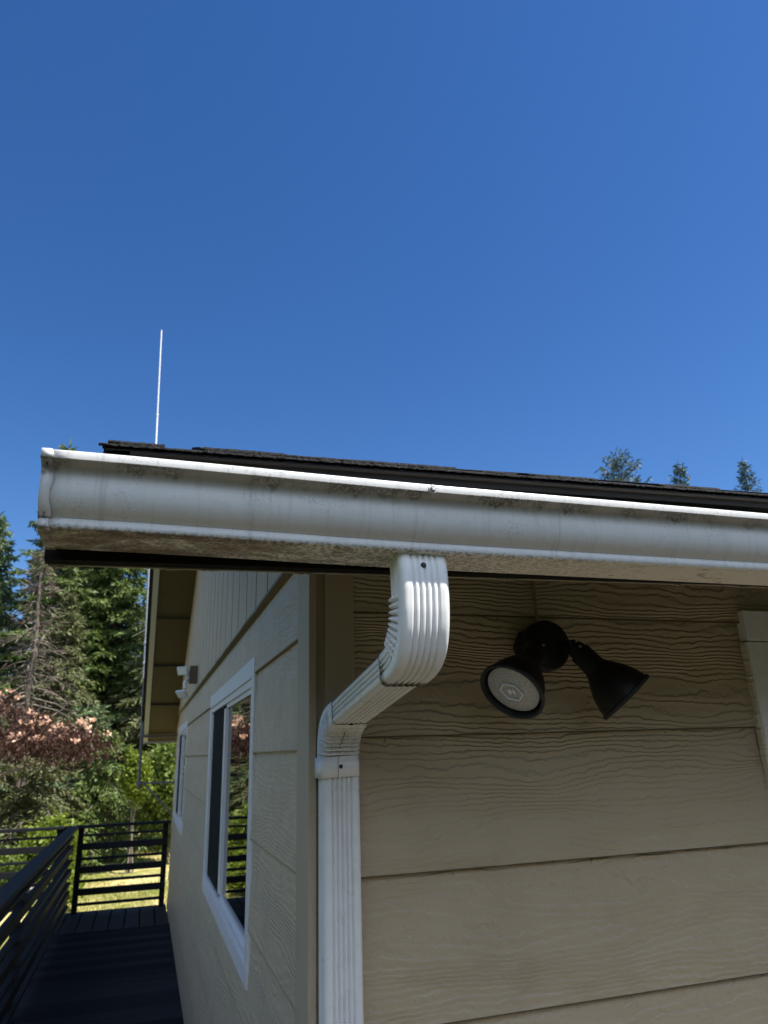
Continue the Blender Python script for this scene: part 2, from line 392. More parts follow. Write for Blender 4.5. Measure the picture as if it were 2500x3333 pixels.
# ------------------------------------------------------------------ ground
g = MB(); NG = 60
xs = np.concatenate([np.linspace(-600, -12, 8), np.linspace(-10, 10, 40), np.linspace(12, 600, 8)])
ys = np.concatenate([np.linspace(-600, -12, 8), np.linspace(-10, 40, 60), np.linspace(45, 800, 8)])
vs = []
for yy in ys:
    for xx in xs:
        near = math.exp(-((xx/25)**2 + ((yy-14)/25)**2))
        vs.append((xx, yy, -2.62 + .05*math.sin(xx*1.3+yy*.7)*near + .04*math.sin(xx*3.1-yy*1.9)*near))
nx = len(xs)
g.add(vs, [(j*nx+i, j*nx+i+1, (j+1)*nx+i+1, (j+1)*nx+i) for j in range(len(ys)-1) for i in range(nx-1)])
tag(g.build('lawn_ground', M['ground'], smooth=180), kind='structure')
g = MB()
pts = []
for k in range(24):
    a = 2*math.pi*k/24; r = 1 + .12*math.sin(3*a+1) + .06*math.sin(7*a)
    pts.append((-4.6 + 2.7*r*math.cos(a), 17.5 + 5.2*r*math.sin(a), -2.53))
g.add(pts + [(p[0], p[1], -2.8) for p in pts], [tuple(range(24))] + [(k, (k+1) % 24, (k+1) % 24+24, k+24) for k in range(24)])
tag(g.build('gravel_path', M['gravel']), kind='structure')

# unseen slopes added behind the camera to block low sky light
def hill_mat():
    b = NB('sky blocking slope'); n = b.noise(b.co, .35, 6, .7)
    return b.out(b.mix(b.rng(n, .35, .65), (.012, .020, .008), (.05, .07, .025)), .95, b.bump(n, 1, 1.2), spec=.1)
hm = MB(); vs = []; na, nr_ = 90, 9
for i in range(na+1):
    a = math.radians(150 + 255*i/na)            # sweeps from the left, round behind, to the right
    for j in range(nr_+1):
        t_ = j/nr_; rr = 24 + 40*t_ + 2.5*math.sin(a*9) + 1.2*math.sin(a*31+j)
        hh_ = (14 + 2.5*math.sin(a*5+1) + 1.6*math.sin(a*13+2) + 1.4*math.sin(a*37))*min(1, t_*3.2)**.6
        if i < 8: hh_ *= i/8
        if i > na-8: hh_ *= (na-i)/8
        vs.append((rr*math.cos(a), rr*math.sin(a), -2.75 + hh_ + .5*math.sin(a*60+j*2.1)*(j > 1)))
hm.add(vs, [(i*(nr_+1)+j, (i+1)*(nr_+1)+j, (i+1)*(nr_+1)+j+1, i*(nr_+1)+j+1) for i in range(na) for j in range(nr_)])
tag(hm.build('sky_blocking_hill', hill_mat(), smooth=180), kind='structure')

# ------------------------------------------------------------------ house
WX, WY = 0.329, 1.5                      # corner of the two walls
WIN = [(2.36, 4.08, -.635, .303), (6.42, 8.12, -.60, .290)]   # gable windows y0 y1 z0 z1
XR = 7.0; YB = 8.66
house = thing('house', 'beige lap-sided house with gable end, low shingled eave and white windows', 'house', loc=(WX, WY, -2.6))
def siding_strips(mb, mbt, lines, spans, ztop, zbot, P, Q, thick=.03, under=.004):
    """P(u, proud, z) -> point.  lines = lap heights; spans = [(u0,u1,za,zb)]"""
    for (u0, u1, za, zb) in spans:
        for k in range(len(lines)-1):
            a, b_ = lines[k], lines[k+1]
            lo, hi = max(a, za), min(b_, zb)
            if hi - lo < 1e-4: continue
            def pr(z): return .011 * (1 - (z-a)/(b_-a))
            n = max(1, int((u1-u0)/.25))
            for i in range(n):
                ua = u0+(u1-u0)*i/n; ub = u0+(u1-u0)*(i+1)/n
                mb.add([P(ua, pr(lo), lo), P(ub, pr(lo), lo), P(ub, pr(hi), hi), P(ua, pr(hi), hi)], [(0,1,2,3)])
            if lo == a and (lo > -1.4 or u0 < 1.62 and u1 > 3):
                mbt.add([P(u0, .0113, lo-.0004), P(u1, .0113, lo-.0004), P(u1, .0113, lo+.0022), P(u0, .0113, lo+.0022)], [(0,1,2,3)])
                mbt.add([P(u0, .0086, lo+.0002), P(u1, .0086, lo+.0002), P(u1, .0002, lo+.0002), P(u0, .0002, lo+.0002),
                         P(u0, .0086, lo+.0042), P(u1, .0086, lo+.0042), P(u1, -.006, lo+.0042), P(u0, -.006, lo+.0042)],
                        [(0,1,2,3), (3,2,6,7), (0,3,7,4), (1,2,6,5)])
# front wall
FW = (1.50, 2.75, -.80, .300)            # window on the front wall x0 x1 z0 z1
lines = [SID0 + SEXP*k for k in range(-11, 4)]
f, t = MB(), MB()
P = lambda u, p, z: (u, WY - p, z)
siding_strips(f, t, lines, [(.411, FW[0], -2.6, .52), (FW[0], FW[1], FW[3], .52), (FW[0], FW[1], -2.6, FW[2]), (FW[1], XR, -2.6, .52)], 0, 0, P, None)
f.box((.411, WY+.01, -2.6), (FW[0], WY+.12, .52)); f.box((FW[1], WY+.01, -2.6), (XR, WY+.12, .52))
f.box((FW[0], WY+.01, FW[3]), (FW[1], WY+.12, .52)); f.box((FW[0], WY+.01, -2.6), (FW[1], WY+.12, FW[2]))
o = f.build('wall', M['siding'], house); tag(o, 'front wall of embossed beige lap siding')
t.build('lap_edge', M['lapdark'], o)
# butt joint cover above the floodlight
MB().box((.8600, WY-.013, .262), (.8665, WY-.004, .50)).build('joint_cover', M['tan'], house, bevel=.001)
# gable wall
glines = [0.005 + .245*k for k in range(-11, 2)]; glines[-1] = .25; glines.append(.436)
f, t = MB(), MB()
P = lambda u, p, z: (WX - p, u, z)
sp = []
edges = [1.61, WIN[0][0], WIN[0][1], WIN[1][0], WIN[1][1], YB]
for i in range(5):
    if i in (1, 3):
        wi = WIN[(i-1)//2]; sp += [(edges[i], edges[i+1], wi[3]-.02, .436), (edges[i], edges[i+1], -2.6, wi[2]+.02)]
        f.box((WX+.012, edges[i], wi[3]-.02), (WX+.12, edges[i+1], .436)); f.box((WX+.012, edges[i], -2.6), (WX+.12, edges[i+1], wi[2]+.02))
    else:
        sp.append((edges[i], edges[i+1], -2.6, .436)); f.box((WX+.012, edges[i], -2.6), (WX+.12, edges[i+1], .436))
siding_strips(f, t, glines, sp, 0, 0, P, None)
f.box((WX+.13, YB-.1, -2.6), (XR, YB, .36)); f.box((XR-.12, WY+.13, -2.6), (XR, YB-.11, .36))
o = f.build('wall', M['gsiding'], house); tag(o, 'shaded gable end wall of beige lap siding')
t.build('lap_edge', M['tan'], o)
# roof lines
RY, RZ = 5.2, 2.19; EY, EZ = .985, .4215; FY, FZ = 8.95, .34
def ztop(y): return EZ + (RZ-EZ)*(y-EY)/(RY-EY) if y < RY else RZ + (FZ-RZ)*(y-RY)/(FY-RY)
SOFF = .165
def zsof(y): return ztop(y) - (SOFF if y > RY else SOFF*(.55+.45*min(1, (y-EY)/1.2)))
# vertical panel siding of the gable triangle, with grooves
f, t, u = MB(), MB(), MB()
ps = [1.61 + .2505*k for k in range(1, 28)]; ps = [1.5+.012] + ps + [YB]
for a, b_ in zip(ps[:-1], ps[1:]):
    a2, b2 = a+.006, b_-.006
    y_ = [a2, b2] if not (a2 < RY < b2) else [a2, RY, b2]
    for c0, c1 in zip(y_[:-1], y_[1:]):
        f.add([(WX-.012, c0, .452), (WX-.012, c1, .452), (WX-.012, c1, zsof(c1)+.01), (WX-.012, c0, zsof(c0)+.01),
               (WX+.02, c0, .452), (WX+.02, c1, .452), (WX+.02, c1, zsof(c1)+.01), (WX+.02, c0, zsof(c0)+.01)],
              [(0,1,2,3), (1,5,6,2), (0,4,5,1), (4,7,6,5), (3,2,6,7)])
        if c0 == a2: t.add([(WX-.0125, c0-.0006, .455), (WX-.0125, c0-.0006, zsof(c0)+.01), (WX+.002, c0-.0006, zsof(c0)+.01), (WX+.002, c0-.0006, .455)], [(0,1,2,3)])
yy = [1.512, RY, YB]
t.add([(WX-.004, y, .452) for y in yy] + [(WX-.004, y, zsof(y)+.01) for y in yy], [(0,1,4,3), (1,2,5,4)])
o = f.build('gable_panel', M['panel'], house); tag(o, 'vertically grooved gable panel')
t.build('groove', M['tan'], o)
fl = MB(); n = 90; vs = []; fs = []
for i in range(n+1):
    y = 1.50 + (YB-1.5)*i/n; j = .0015*rnd.uniform(-1, 1); k_ = .002*rnd.uniform(-1, 1)
    vs += [(WX-.012, y, .4535), (WX-.021+j, y, .449+k_*.5), (WX-.021+j, y, .4405+k_), (WX+.004, y, .434)]
    if i:
        for q in range(3): a = (i-1)*4+q; fs.append((a, a+1, a+5, a+4))
fl.add(vs, fs); fl.build('belt_flashing', M['belt'], house)
# corner boards
o = MB().box((WX-.016, WY-.014, -2.6), (WX+.0, WY+.11, .4365)).build('corner_board', M['trim'], house, bevel=.0012)
MB().box((WX+.0005, WY-.004, -2.6), (WX+.019, WY+.05, .50)).build('corner_filler', M['trim'], house)
MB().box((WX+.0195, WY-.0145, -2.6), (.412, WY+.012, .50)).build('corner_board', M['trim'], house, bevel=.0012)

# roof: slab pieces
XL_E, XL_F = -.055, -.030                 # rake (left) edge x at the near eave and at the far eave
def rx(y, off=0.0): return XL_E + (XL_F-XL_E)*(y-EY)/(FY-EY) + off
# sheathing + soffit plane
s_ = MB()
stn = [(EY+.035), 1.5, 2.5, 4.0, RY, 6.5, 8.0, FY-.01]
vs = []; fs = []
for y in stn: vs += [(rx(y, .05), y, zsof(y)), (XR+.3, y, zsof(y)), (XR+.3, y, ztop(y)-.028), (rx(y, .05), y, ztop(y)-.028)]
for i in range(len(stn)-1):
    a = i*4
    for q in range(4): fs.append((a+q, a+(q+1) % 4, a+4+(q+1) % 4, a+4+q))
fs.append((0,1,2,3)); fs.append(tuple(len(vs)-4+q for q in (3,2,1,0)))
s_.add(vs, fs); sof = s_.build('soffit', M['soffit'], house)
for y in (4.0, 4.75, 5.45, 6.15, 6.84, 7.55, 8.22):
    MB().box((rx(y, .052), y-.018, zsof(y)-.010), (WX-.013, y+.018, zsof(y)+.012)).build('soffit_seam', M['seam'], sof)
# barge board along the rake
b_ = MB(); vs = []; fs = []
for y in stn: vs += [(rx(y, .0), y, zsof(y)-.012), (rx(y, .048), y, zsof(y)-.012), (rx(y, .048), y, ztop(y)-.026), (rx(y, .0), y, ztop(y)-.026)]
for i in range(len(stn)-1):
    a = i*4
    for q in range(4): fs.append((a+q, a+(q+1) % 4, a+4+(q+1) % 4, a+4+q))
fs.append((0,1,2,3)); fs.append(tuple(len(vs)-4+q for q in (3,2,1,0)))
b_.add(vs, fs); b_.build('barge_board', M['gtrim'], house)
# far eave fascia and gutter line
MB().box((-.03, FY+.0, FZ-SOFF-.02), (XR+.3, FY+.02, FZ-.03)).build('fascia', M['gtrim'], house)
# near fascia (dark, unpainted) with a peeling tan lower edge
fa = MB(); vs = []; fs = []; n = 160
for i in range(n+1):
    x = -.148 + (XR+.4)*i/n if i else -.148
    zb = .2575 + .012*min(1.3, max(0, (x+.15)/.9))
    vs += [(x, 1.0205, zb), (x, 1.0205, .4120), (x, 1.045, .4120), (x, 1.045, zb)]
    if i:
        a = (i-1)*4
        for q in range(4): fs.append((a+q, a+(q+1) % 4, a+4+(q+1) % 4, a+4+q))
fs.append((0,1,2,3)); fs.append(tuple(len(vs)-4+q for q in (3,2,1,0)))
fa.add(vs, fs); fao = fa.build('fascia', M['fascia'], house); tag(fao, 'dark weathered fascia behind the gutter')
pe = MB(); vs = []; fs = []; n = 700
for i in range(n+1):
    x = -.146 + 2.4*i/n
    zb = .2575 + .012*min(1.3, max(0, (x+.15)/.9)); j = rnd.random()
    j2 = .0018*max(0, math.sin(x*37)+math.sin(x*91+1)*.6)*j
    vs += [(x, 1.0465, zb-.0010-j2), (x, 1.0465, zb+.006), (x, 1.052, zb+.006), (x, 1.052, zb-.0010-j2)]
    if i:
        a = (i-1)*4
        for q in range(4): fs.append((a+q, a+(q+1) % 4, a+4+(q+1) % 4, a+4+q))
pe.add(vs, fs); pe.build('peeling_edge', M['tan2'], fao)
# drip edge
dr = MB(); dr.add([(x, y, z+.015*(x+.05)) for x in (-.05, XR+.3) for (y, z) in ((1.000, .3985), (1.000, .4105), (.9905, .4115), (.9905, .4130), (1.03, .4145), (1.03, .3985))],
       [(k, k+1, k+7, k+6) for k in range(5)]); dr.build('drip_edge', M['drip'], house)
# shingles: a base course and stepped tabs, ragged edges
roof = MB()
def course(x0, x1, y0, y1, zb, th, mb, step=.004, jit=.0011, tilt=.015):
    n = max(2, int((x1-x0)/step)); vs = []; fs = []
    for i in range(n+1):
        x = x0 + (x1-x0)*i/n; a = rnd.uniform(-1, 1)*jit; c = rnd.uniform(-1, 1)*jit; d = rnd.uniform(0, 1)*jit*2
        sl = (RZ-EZ)/(RY-EY); zz = zb + tilt*x
        e = .004*math.exp(-(x-x0)/.006)
        vs += [(x, y0+d+e, zz+c*.4), (x, y0+a*.6+d, zz+th*.5), (x, y0+.002+a+d, zz+th+a*.8), (x, y1, zz+th+sl*(y1-y0)), (x, y1, zz+sl*(y1-y0))]
        if i:
            b0 = (i-1)*5
            for q in range(5): fs.append((b0+q, b0+(q+1) % 5, b0+5+(q+1) % 5, b0+5+q))
    fs.append((0,1,2,3,4)); fs.append(tuple(len(vs)-5+q for q in (4,3,2,1,0)))
    mb.add(vs, fs)
course(-.082, 3.0, .990, 1.30, .4135, .0045, roof)
course(-.092, 3.0, .9855, 1.32, .4185, .0040, roof)
for (x0, x1, h) in ((-.080, -.004, .0058), (.045, .17, .0066), (.165, .33, .0050), (.30, .452, .0056), (.50, .565, .0040), (.585, .722, .0056), (.85, .985, .0055), (1.12, 1.3, .004), (1.5, 1.8, .004)):
    course(x0, x1, .9875, 1.30, .4225, h, roof, jit=.0013)
course(-.088, 3.0, 1.0, 1.36, .4200, .0045, roof, jit=.0008)
ro = roof.build('shingle_course', M['shingle'], house); tag(ro, 'ragged black shingle edge above the gutter')
rf = MB(); vs = []; fs = []
st2 = [1.05, RY, FY+.02]
for y in st2: vs += [(rx(y, -.035), y, ztop(y)-.027), (XR+.32, y, ztop(y)-.027), (XR+.32, y, ztop(y)-.002), (rx(y, -.035), y, ztop(y)-.002)]
for i in range(2):
    a = i*4
    for q in range(4): fs.append((a+q, a+(q+1) % 4, a+4+(q+1) % 4, a+4+q))
fs.append((0,1,2,3)); fs.append(tuple(len(vs)-4+q for q in (3,2,1,0)))
rf.add(vs, fs); rf.build('roof', M['shingle'], house)
# windows of the gable wall
for wi, (y0, y1, z0, z1) in enumerate(WIN):
    w0 = MB().box((WX-.012, y0, z1-.062), (WX+.02, y1, z1)).box((WX-.012, y0, z0), (WX+.02, y1, z0+.055)) \
        .box((WX-.011, y0, z0+.055), (WX+.02, y0+.055, z1-.062)).box((WX-.011, y1-.03, z0+.055), (WX+.02, y1, z1-.062))
    wo = w0.build('window', M['whitetrim'], house, bevel=.0012)
    tag(wo, ['larger-looking white framed sliding window near the house corner', 'white framed window at the far end of the gable wall'][wi])
    fz0, fz1 = z0+.055, z1-.062; fy0, fy1 = y0+.055, y1-.03
    ym = y0 + .565*(y1-y0)
    fr = MB(); X0, X1 = WX-.006, WX+.03
    fr.box((X0, fy0, fz1-.026), (X1, fy1, fz1)); fr.box((X0, fy0, fz0), (X1, fy1, fz0+.022))
    fr.box((X0, fy0, fz0+.022), (X1, fy0+.05, fz1-.026)); fr.box((X0, fy1-.03, fz0+.022), (X1, fy1, fz1-.026))
    fro = fr.build('window_frame', M['vinyl'], wo, bevel=.001)
    iz0, iz1 = fz0+.022, fz1-.026; iy0, iy1 = fy0+.05, fy1-.03
    sa = MB(); X0 = WX+.002
    sa.box((X0, iy0, iz1-.018), (X1-.002, ym, iz1)); sa.box((X0, iy0, iz0), (X1-.002, ym, iz0+.018))
    sa.box((X0, iy0, iz0+.018), (X1-.002, iy0+.03, iz1-.018)); sa.box((X0-.006, ym-.03, iz0+.018), (X1-.002, ym+.035, iz1-.018))
    sa.build('sash', M['vinyl'], wo, bevel=.001)
    MB().box((WX+.010, iy0+.03, iz0+.018), (WX+.014, ym-.03, iz1-.018)).build('pane', M['glass'], wo)
    MB().box((WX+.005, ym+.035, iz0), (WX+.009, iy1, iz1)).build('insect_screen', M['screen'], wo)
# window on the front wall
x0, x1, z0, z1 = FW
w0 = MB()
n = 26; vs = []; fs = []
w0.box((x0-.038, WY-.027, z1-.060), (x1+.045, WY+.01, z1+.018))
w0.box((x0-.040, WY-.026, z0-.05), (x0+.075, WY+.01, z1-.063)); w0.box((x1-.075, WY-.026, z0-.05), (x1+.04, WY+.01, z1-.063))
w0.box((x0-.05, WY-.040, z0-.09), (x1+.05, WY+.01, z0-.051))
wo = w0.build('window', M['gtrim'], house, bevel=.0015); tag(wo, 'front wall window with weathered grey-white trim')
c0 = MB()    # ragged caulk line where the trim meets the siding
vs = []; fs = []; n = 220
for i in range(n+1):
    z = z0-.05 + (z1-.063-z0+.05)*i/n; a = rnd.uniform(-1, 1)
    k = ((z-SID0) % SEXP)/SEXP; off = -.046 - .004*(1 if k < .12 else 0) + .0014*a
    vs += [(x0+off, WY-.006, z), (x0+off+.001, WY-.020+.001*a, z), (x0-.0395, WY-.0235, z)]
    if i:
        b0 = (i-1)*3
        for q in range(2): fs.append((b0+q, b0+q+1, b0+q+4, b0+q+3))
c0.add(vs, fs); c0.build('caulk', M['paleedge'], wo)
fr = MB()
fr.box((x0+.075, WY-.012, z0), (x0+.12, WY+.03, z1-.06)).box((x1-.12, WY-.012, z0), (x1-.075, WY+.03, z1-.06))
fr.box((x0+.12, WY-.012, z1-.105), (x1-.12, WY+.03, z1-.06)).box((x0+.12, WY-.012, z0), (x1-.12, WY+.03, z0+.045))
fr.build('window_frame', M['vinyl'], wo, bevel=.001)
MB().box((x0+.12, WY+.012, z0+.045), (x1-.12, WY+.016, z1-.105)).build('pane', M['glass'], wo)

# ------------------------------------------------------------------ rain gutter
gut = thing('rain_gutter', 'long dirty white aluminium rain gutter along the roof edge', 'gutter', loc=(-.145, .95, .27))
prof = [(1.010,.395),(1.010,.272),(1.006,.2695),(.930,.2705),(.9225,.2715),(.9185,.2733),(.9175,.2765),(.9180,.2815),(.9190,.2846),(.9190,.2856),
        (.9165,.2876),(.9120,.2915),(.9075,.2962),(.9040,.3010),(.9012,.3065),(.8998,.3120),(.8992,.3200),(.8994,.3270),(.8998,.3340),(.8990,.3395),(.8950,.3455),(.8880,.3490),(.8815,.3494),
        (.8803,.3502),(.8800,.3530),(.8800,.3580),(.8804,.3596),(.8815,.3606),(.8890,.3612),(.8915,.3615),(.8915,.3580)]
inner = [(1.0088,.395),(1.0088,.2735),(.93,.272),(.9225,.2728)]
def sag(x):      # the trough falls slightly towards its outlet
    t = min(1, max(0, (x+.10)/.52)); return .0046*t*t*(3-2*t)
g = MB(); vs = []; fs = []
xs_ = list(np.arange(-.1335, 2.2, .02)) + [3, 4, 5, 6, 7.2]
for x in xs_:
    wv = .0004*math.sin(x*5+1)+.0001*math.sin(x*23)
    for k, (y, z) in enumerate(prof):
        body = 1 if 2 < k < 20 else .4
        vs.append((x, y + wv*body*1.2, z - (sag(x) if k > 1 else 0) + wv*.4))
m_ = len(prof)
for i in range(len(xs_)-1):
    for k in range(m_-1): a = i*m_+k; fs.append((a, a+1, a+m_+1, a+m_))
g.add(vs, fs)
go = g.build('trough', M['gutter'], gut, smooth=50)
so_ = go.modifiers.new('thick', 'SOLIDIFY'); so_.thickness = .0009; so_.offset = 0
# end cap: flat plate and the flange folded over the profile
ec = MB(); vs = []; fs = []
def offp(p, d):
    out = []
    for i, (y, z) in enumerate(p):
        a = p[max(i-1, 0)]; b2 = p[min(i+1, len(p)-1)]; ty, tz = b2[0]-a[0], b2[1]-a[1]; l = math.hypot(ty, tz) or 1
        out.append((y - tz/l*d*-1, z + ty/l*d*-1))
    return out
pf = [p for p in prof[2:24]] + [(.8850,.3487),(.8808,.3500),(.8806,.3560),(.8809,.3596),(.8822,.3602)]
po = offp(pf, -.0016)
cols = [(-.1450, 0), (-.1454, -.0004), (-.1345, 0)]
for ci in range(2):
    for k, (y, z) in enumerate(po):
        x = -.1450 if ci == 0 else -.1322 + .0016*math.sin(k*.9) + .0006*rnd.uniform(-1, 1)
        if ci == 1 and k in (0, 1): x -= .001
        vs.append((x, y, z))
n = len(po)
for k in range(n-1): fs.append((k, k+1, n+k+1, n+k))
ec.add(vs, fs)
plate = [(-.1450, y, z) for (y, z) in po] + [(-.1450, 1.008, .360)]
ec.add(plate, [tuple(range(len(plate)))])
e = ec.build('end_cap', M['gutter'], gut, smooth=45)
sd = e.modifiers.new('thick', 'SOLIDIFY'); sd.thickness = .0008; sd.offset = 0
for (y, z) in ((.8915, .345), (.9135, .2885)):
    d = MB(); d.obox((-.1385, y-.0022, z-.0005), (.0011, 0, 0), (0, .0008, 0), (.0004, .0004, .0042)); d.build('rivet_slot', M['screw'], e)
# hex bolt through the lip
bt = MB(); bt.lathe((.3636, .8798, .3500), (0, -1, 0), [(0, .0062), (.001, .0062), (.001, .0046), (.0042, .0046), (.0050, .0036), (.0050, .0001)], n=6)
bt.lathe((.3636, .8801, .3500), (0, -1, 0), [(0, .0066), (.0012, .0064), (.0014, .003)], n=24)
bt.build('bolt', M['hex'], gut, smooth=35)

# ------------------------------------------------------------------ downspout
ds = thing('downspout', 'white corrugated downspout with two elbows running from the gutter to the house corner', 'downspout', loc=(.365, 1.45, -2.5))
SW = .0735
def section(W, D, rad=.010, gd=.0020, gsp=.0092, n_side=3):
    """closed outline (x, v in metres from front); returns list of (x, v, nx, nv)"""
    out = []
    def face(a, b, nrm, pos, n):
        for i in range(n):
            t = i/n; p = (a[0]+(b[0]-a[0])*t, a[1]+(b[1]-a[1])*t)
            s = math.hypot(p[0]-(a[0]+b[0])/2, p[1]-(a[1]+b[1])/2) * (1 if t > .5 else -1)
            dpt = 0
            for q in pos: dpt += gd*math.exp(-((s-q)/.00175)**2)
            out.append((p[0]-nrm[0]*dpt, p[1]-nrm[1]*dpt, nrm[0], nrm[1]))
    def corner(c, a0):
        for i in range(6):
            a = a0 + math.pi/2*i/6; out.append((c[0]+rad*math.cos(a), c[1]+rad*math.sin(a), math.cos(a), math.sin(a)))
    h = W/2; g5 = [gsp*k for k in (-2, -1, 0, 1, 2)]; g3 = [gsp*.95*k for k in (-1, 0, 1)]
    face((-h+rad, 0), (h-rad, 0), (0, -1), g5, 64); corner((h-rad, rad), -math.pi/2)
    face((h, rad), (h, D-rad), (1, 0), g3, 30); corner((h-rad, D-rad), 0)
    face((h-rad, D), (-h+rad, D), (0, 1), g5, 40); corner((-h+rad, D-rad), math.pi/2)
    face((-h, D-rad), (-h, rad), (-1, 0), g3, 30); corner((-h+rad, rad), math.pi)
    return out
def loft(stns, xc, W, D, name, mat, parent, crimp=None, gd=.0020, ragged=False, thick=.0009):
    """stns: list of ((Fy,Fz),(By,Bz)) front and back of each station"""
    sec = section(W, D, gd=gd); n = len(sec); vs = []; fs = []
    # resample by catmull-rom
    pts = np.array([[*a, *b] for a, b in stns], float); dens = []
    for i in range(len(pts)-1):
        p0 = pts[max(i-1, 0)]; p1 = pts[i]; p2 = pts[i+1]; p3 = pts[min(i+2, len(pts)-1)]
        L_ = max(np.hypot(*(p2-p1)[:2]), np.hypot(*(p2-p1)[2:])); m = max(2, int(L_/.0011)) if crimp else max(2, int(L_/.004))
        m = min(m, 60)
        for j in range(m):
            t = j/m
            dens.append(.5*((2*p1) + (-p0+p2)*t + (2*p0-5*p1+4*p2-p3)*t*t + (-p0+3*p1-3*p2+p3)*t**3))
    dens.append(pts[-1]); dens = np.array(dens)
    mid = (dens[:, :2]+dens[:, 2:])/2; L_ = np.concatenate([[0], np.cumsum(np.hypot(*np.diff(mid, axis=0).T))]); T = L_[-1]
    for i, d in enumerate(dens):
        F = d[:2]; B = d[2:]; ax = (B-F)/np.hypot(*(B-F)); Dl = np.hypot(*(B-F)); t = L_[i]
        tan = np.array([-ax[1], ax[0]])
        for k, (x, v, nx_, nv_) in enumerate(sec):
            vv = v/D*Dl; dx = 0; dv = 0; dt = 0
            if crimp:
                t0, t1, cnt, side, amp = crimp
                if t0 < t < t1:
                    wv = (v/D) if side == 'B' else (1 - v/D)
                    wgt = min(1, max(0, (wv-.12)/.5)); wgt = wgt*wgt*(3-2*wgt)
                    ph = (t-t0)/(t1-t0)*cnt + .10*math.sin(x*60)*0 + .25*(1-wv)
                    fr = ph % 1.0
                    saw = (math.sin(math.pi*min(1, fr/.78)) if fr < .78 else -.9*math.sin(math.pi*(fr-.78)/.22))
                    a_ = amp*wgt*saw; dx += nx_*a_; dv += nv_*a_
            if ragged and i >= len(dens)-2:
                dt = .0012*math.sin(k*1.3) + .0008*math.sin(k*.47+1)
            p = F + ax*(vv+dv) + tan*dt
            vs.append((xc+x+dx, p[0], p[1]))
        if i:
            b0 = (i-1)*n
            for k in range(n): fs.append((b0+k, b0+(k+1) % n, b0+n+(k+1) % n, b0+n+k))
    mb = MB(); mb.add(vs, fs); o = mb.build(name, mat, parent, smooth=60)
    s = o.modifiers.new('thick', 'SOLIDIFY'); s.thickness = thick; s.offset = -1
    return o
XC = .3625
el1 = loft([((.9275,.2745),(.9775,.2745)), ((.9270,.262),(.9775,.262)), ((.9225,.246),(.9760,.246)), ((.9205,.222),(.9755,.222)), ((.9210,.203),(.9750,.205)),
            ((.9230,.180),(.9765,.190)), ((.9290,.153),(.9810,.175)), ((.9410,.128),(.9890,.163)), ((.9600,.110),(1.0000,.1535)),
            ((.9850,.099),(1.0130,.1475)), ((1.010,.0935),(1.0250,.1440)), ((1.030,.0900),(1.0360,.1420))],
           XC, SW+.0015, .055, 'elbow', M['elbowtop'], ds, crimp=(.066, .160, 9, 'B', .0044), gd=.0026, ragged=True)
tag(el1, 'upper elbow under the gutter, its rim edged with black grime')
pipe = loft([((1.000,.1000),(1.006,.1450)), ((1.030,.0957),(1.036,.1410)), ((1.20,.0700),(1.207,.1150)), ((1.345,.0480),(1.352,.0925))],
            XC+.0005, SW-.0035, .046, 'offset_pipe', M['pipe'], ds, ragged=True, gd=.0032)
# lower elbow
el2 = loft([((1.3440,.0475),(1.3540,.0945)), ((1.362,.0445),(1.380,.0915)), ((1.385,.0400),(1.410,.0860)), ((1.402,.0320),(1.435,.0780)),
            ((1.413,.0220),(1.458,.0640)), ((1.420,.0120),(1.473,.0450)), ((1.424,.0020),(1.481,.0250)), ((1.427,-.0080),(1.484,.0020)), ((1.4285,-.0220),(1.4845,-.0200))],
           XC+.0015, SW-.001, .055, 'elbow', M['elbowlow'], ds, crimp=(.036, .146, 8, 'F', .0048), gd=.0012)
tag(el2, 'lower elbow with tight mildewed folds on its face')
# dark seams where one piece slides into the next
spt = loft([((1.4290,-.0300),(1.4840,-.0300)), ((1.4290,-.30),(1.4840,-.30)), ((1.4290,-.80),(1.4840,-.80)), ((1.4290,-1.42),(1.4840,-1.42))],
           XC+.0045, SW, .055, 'spout_pipe', M['spout'], ds, gd=.0052)
# collar
def ring(z, W, D, y0, r, n=8, tilt=0):
    out = []
    for cx, cy, a0 in ((W/2-r, y0+r, -90), (W/2-r, y0+D-r, 0), (-W/2+r, y0+D-r, 90), (-W/2+r, y0+r, 180)):
        for i in range(n+1):
            a = math.radians(a0+90*i/n); out.append((XC+.0010+cx+r*math.cos(a), cy+r*math.sin(a), z + tilt*(cx+r*math.cos(a))))
    return out
cm = MB(); r0 = ring(-.0085, SW+.0055, .0605, 1.4255, .009, tilt=.03); r1 = ring(-.0470, SW+.0055, .0605, 1.4255, .009, tilt=.03); n = len(r0)
cm.add(r0+r1, [(k, (k+1) % n, n+(k+1) % n, n+k) for k in range(n)])
co = cm.build('collar', M['spout'], ds, smooth=40); sd = co.modifiers.new('thick', 'SOLIDIFY'); sd.thickness = .001; sd.offset = 0
MB().box((.3582, 1.4243, -.0468), (.3588, 1.426, -.0092)).build('seam', M['screw'], co)
def screw(p, axis, r, name, parent):
    s = MB(); s.lathe(p, axis, [(-.001, r), (.0012, r), (.0022, r*.7), (.0022, .0001)], n=20)
    s.lathe(p, axis, [(-.0005, r*1.25), (.0004, r*1.2), (.0005, r*.9)], n=20)
    return s.build(name, M['screw'], parent, smooth=40)
screw((.3640, 1.4250, -.0275), (0, -1, 0), .0033, 'screw', co)
screw((.3605, .9228, .2490), (0, -1, 0), .0034, 'screw', el1)
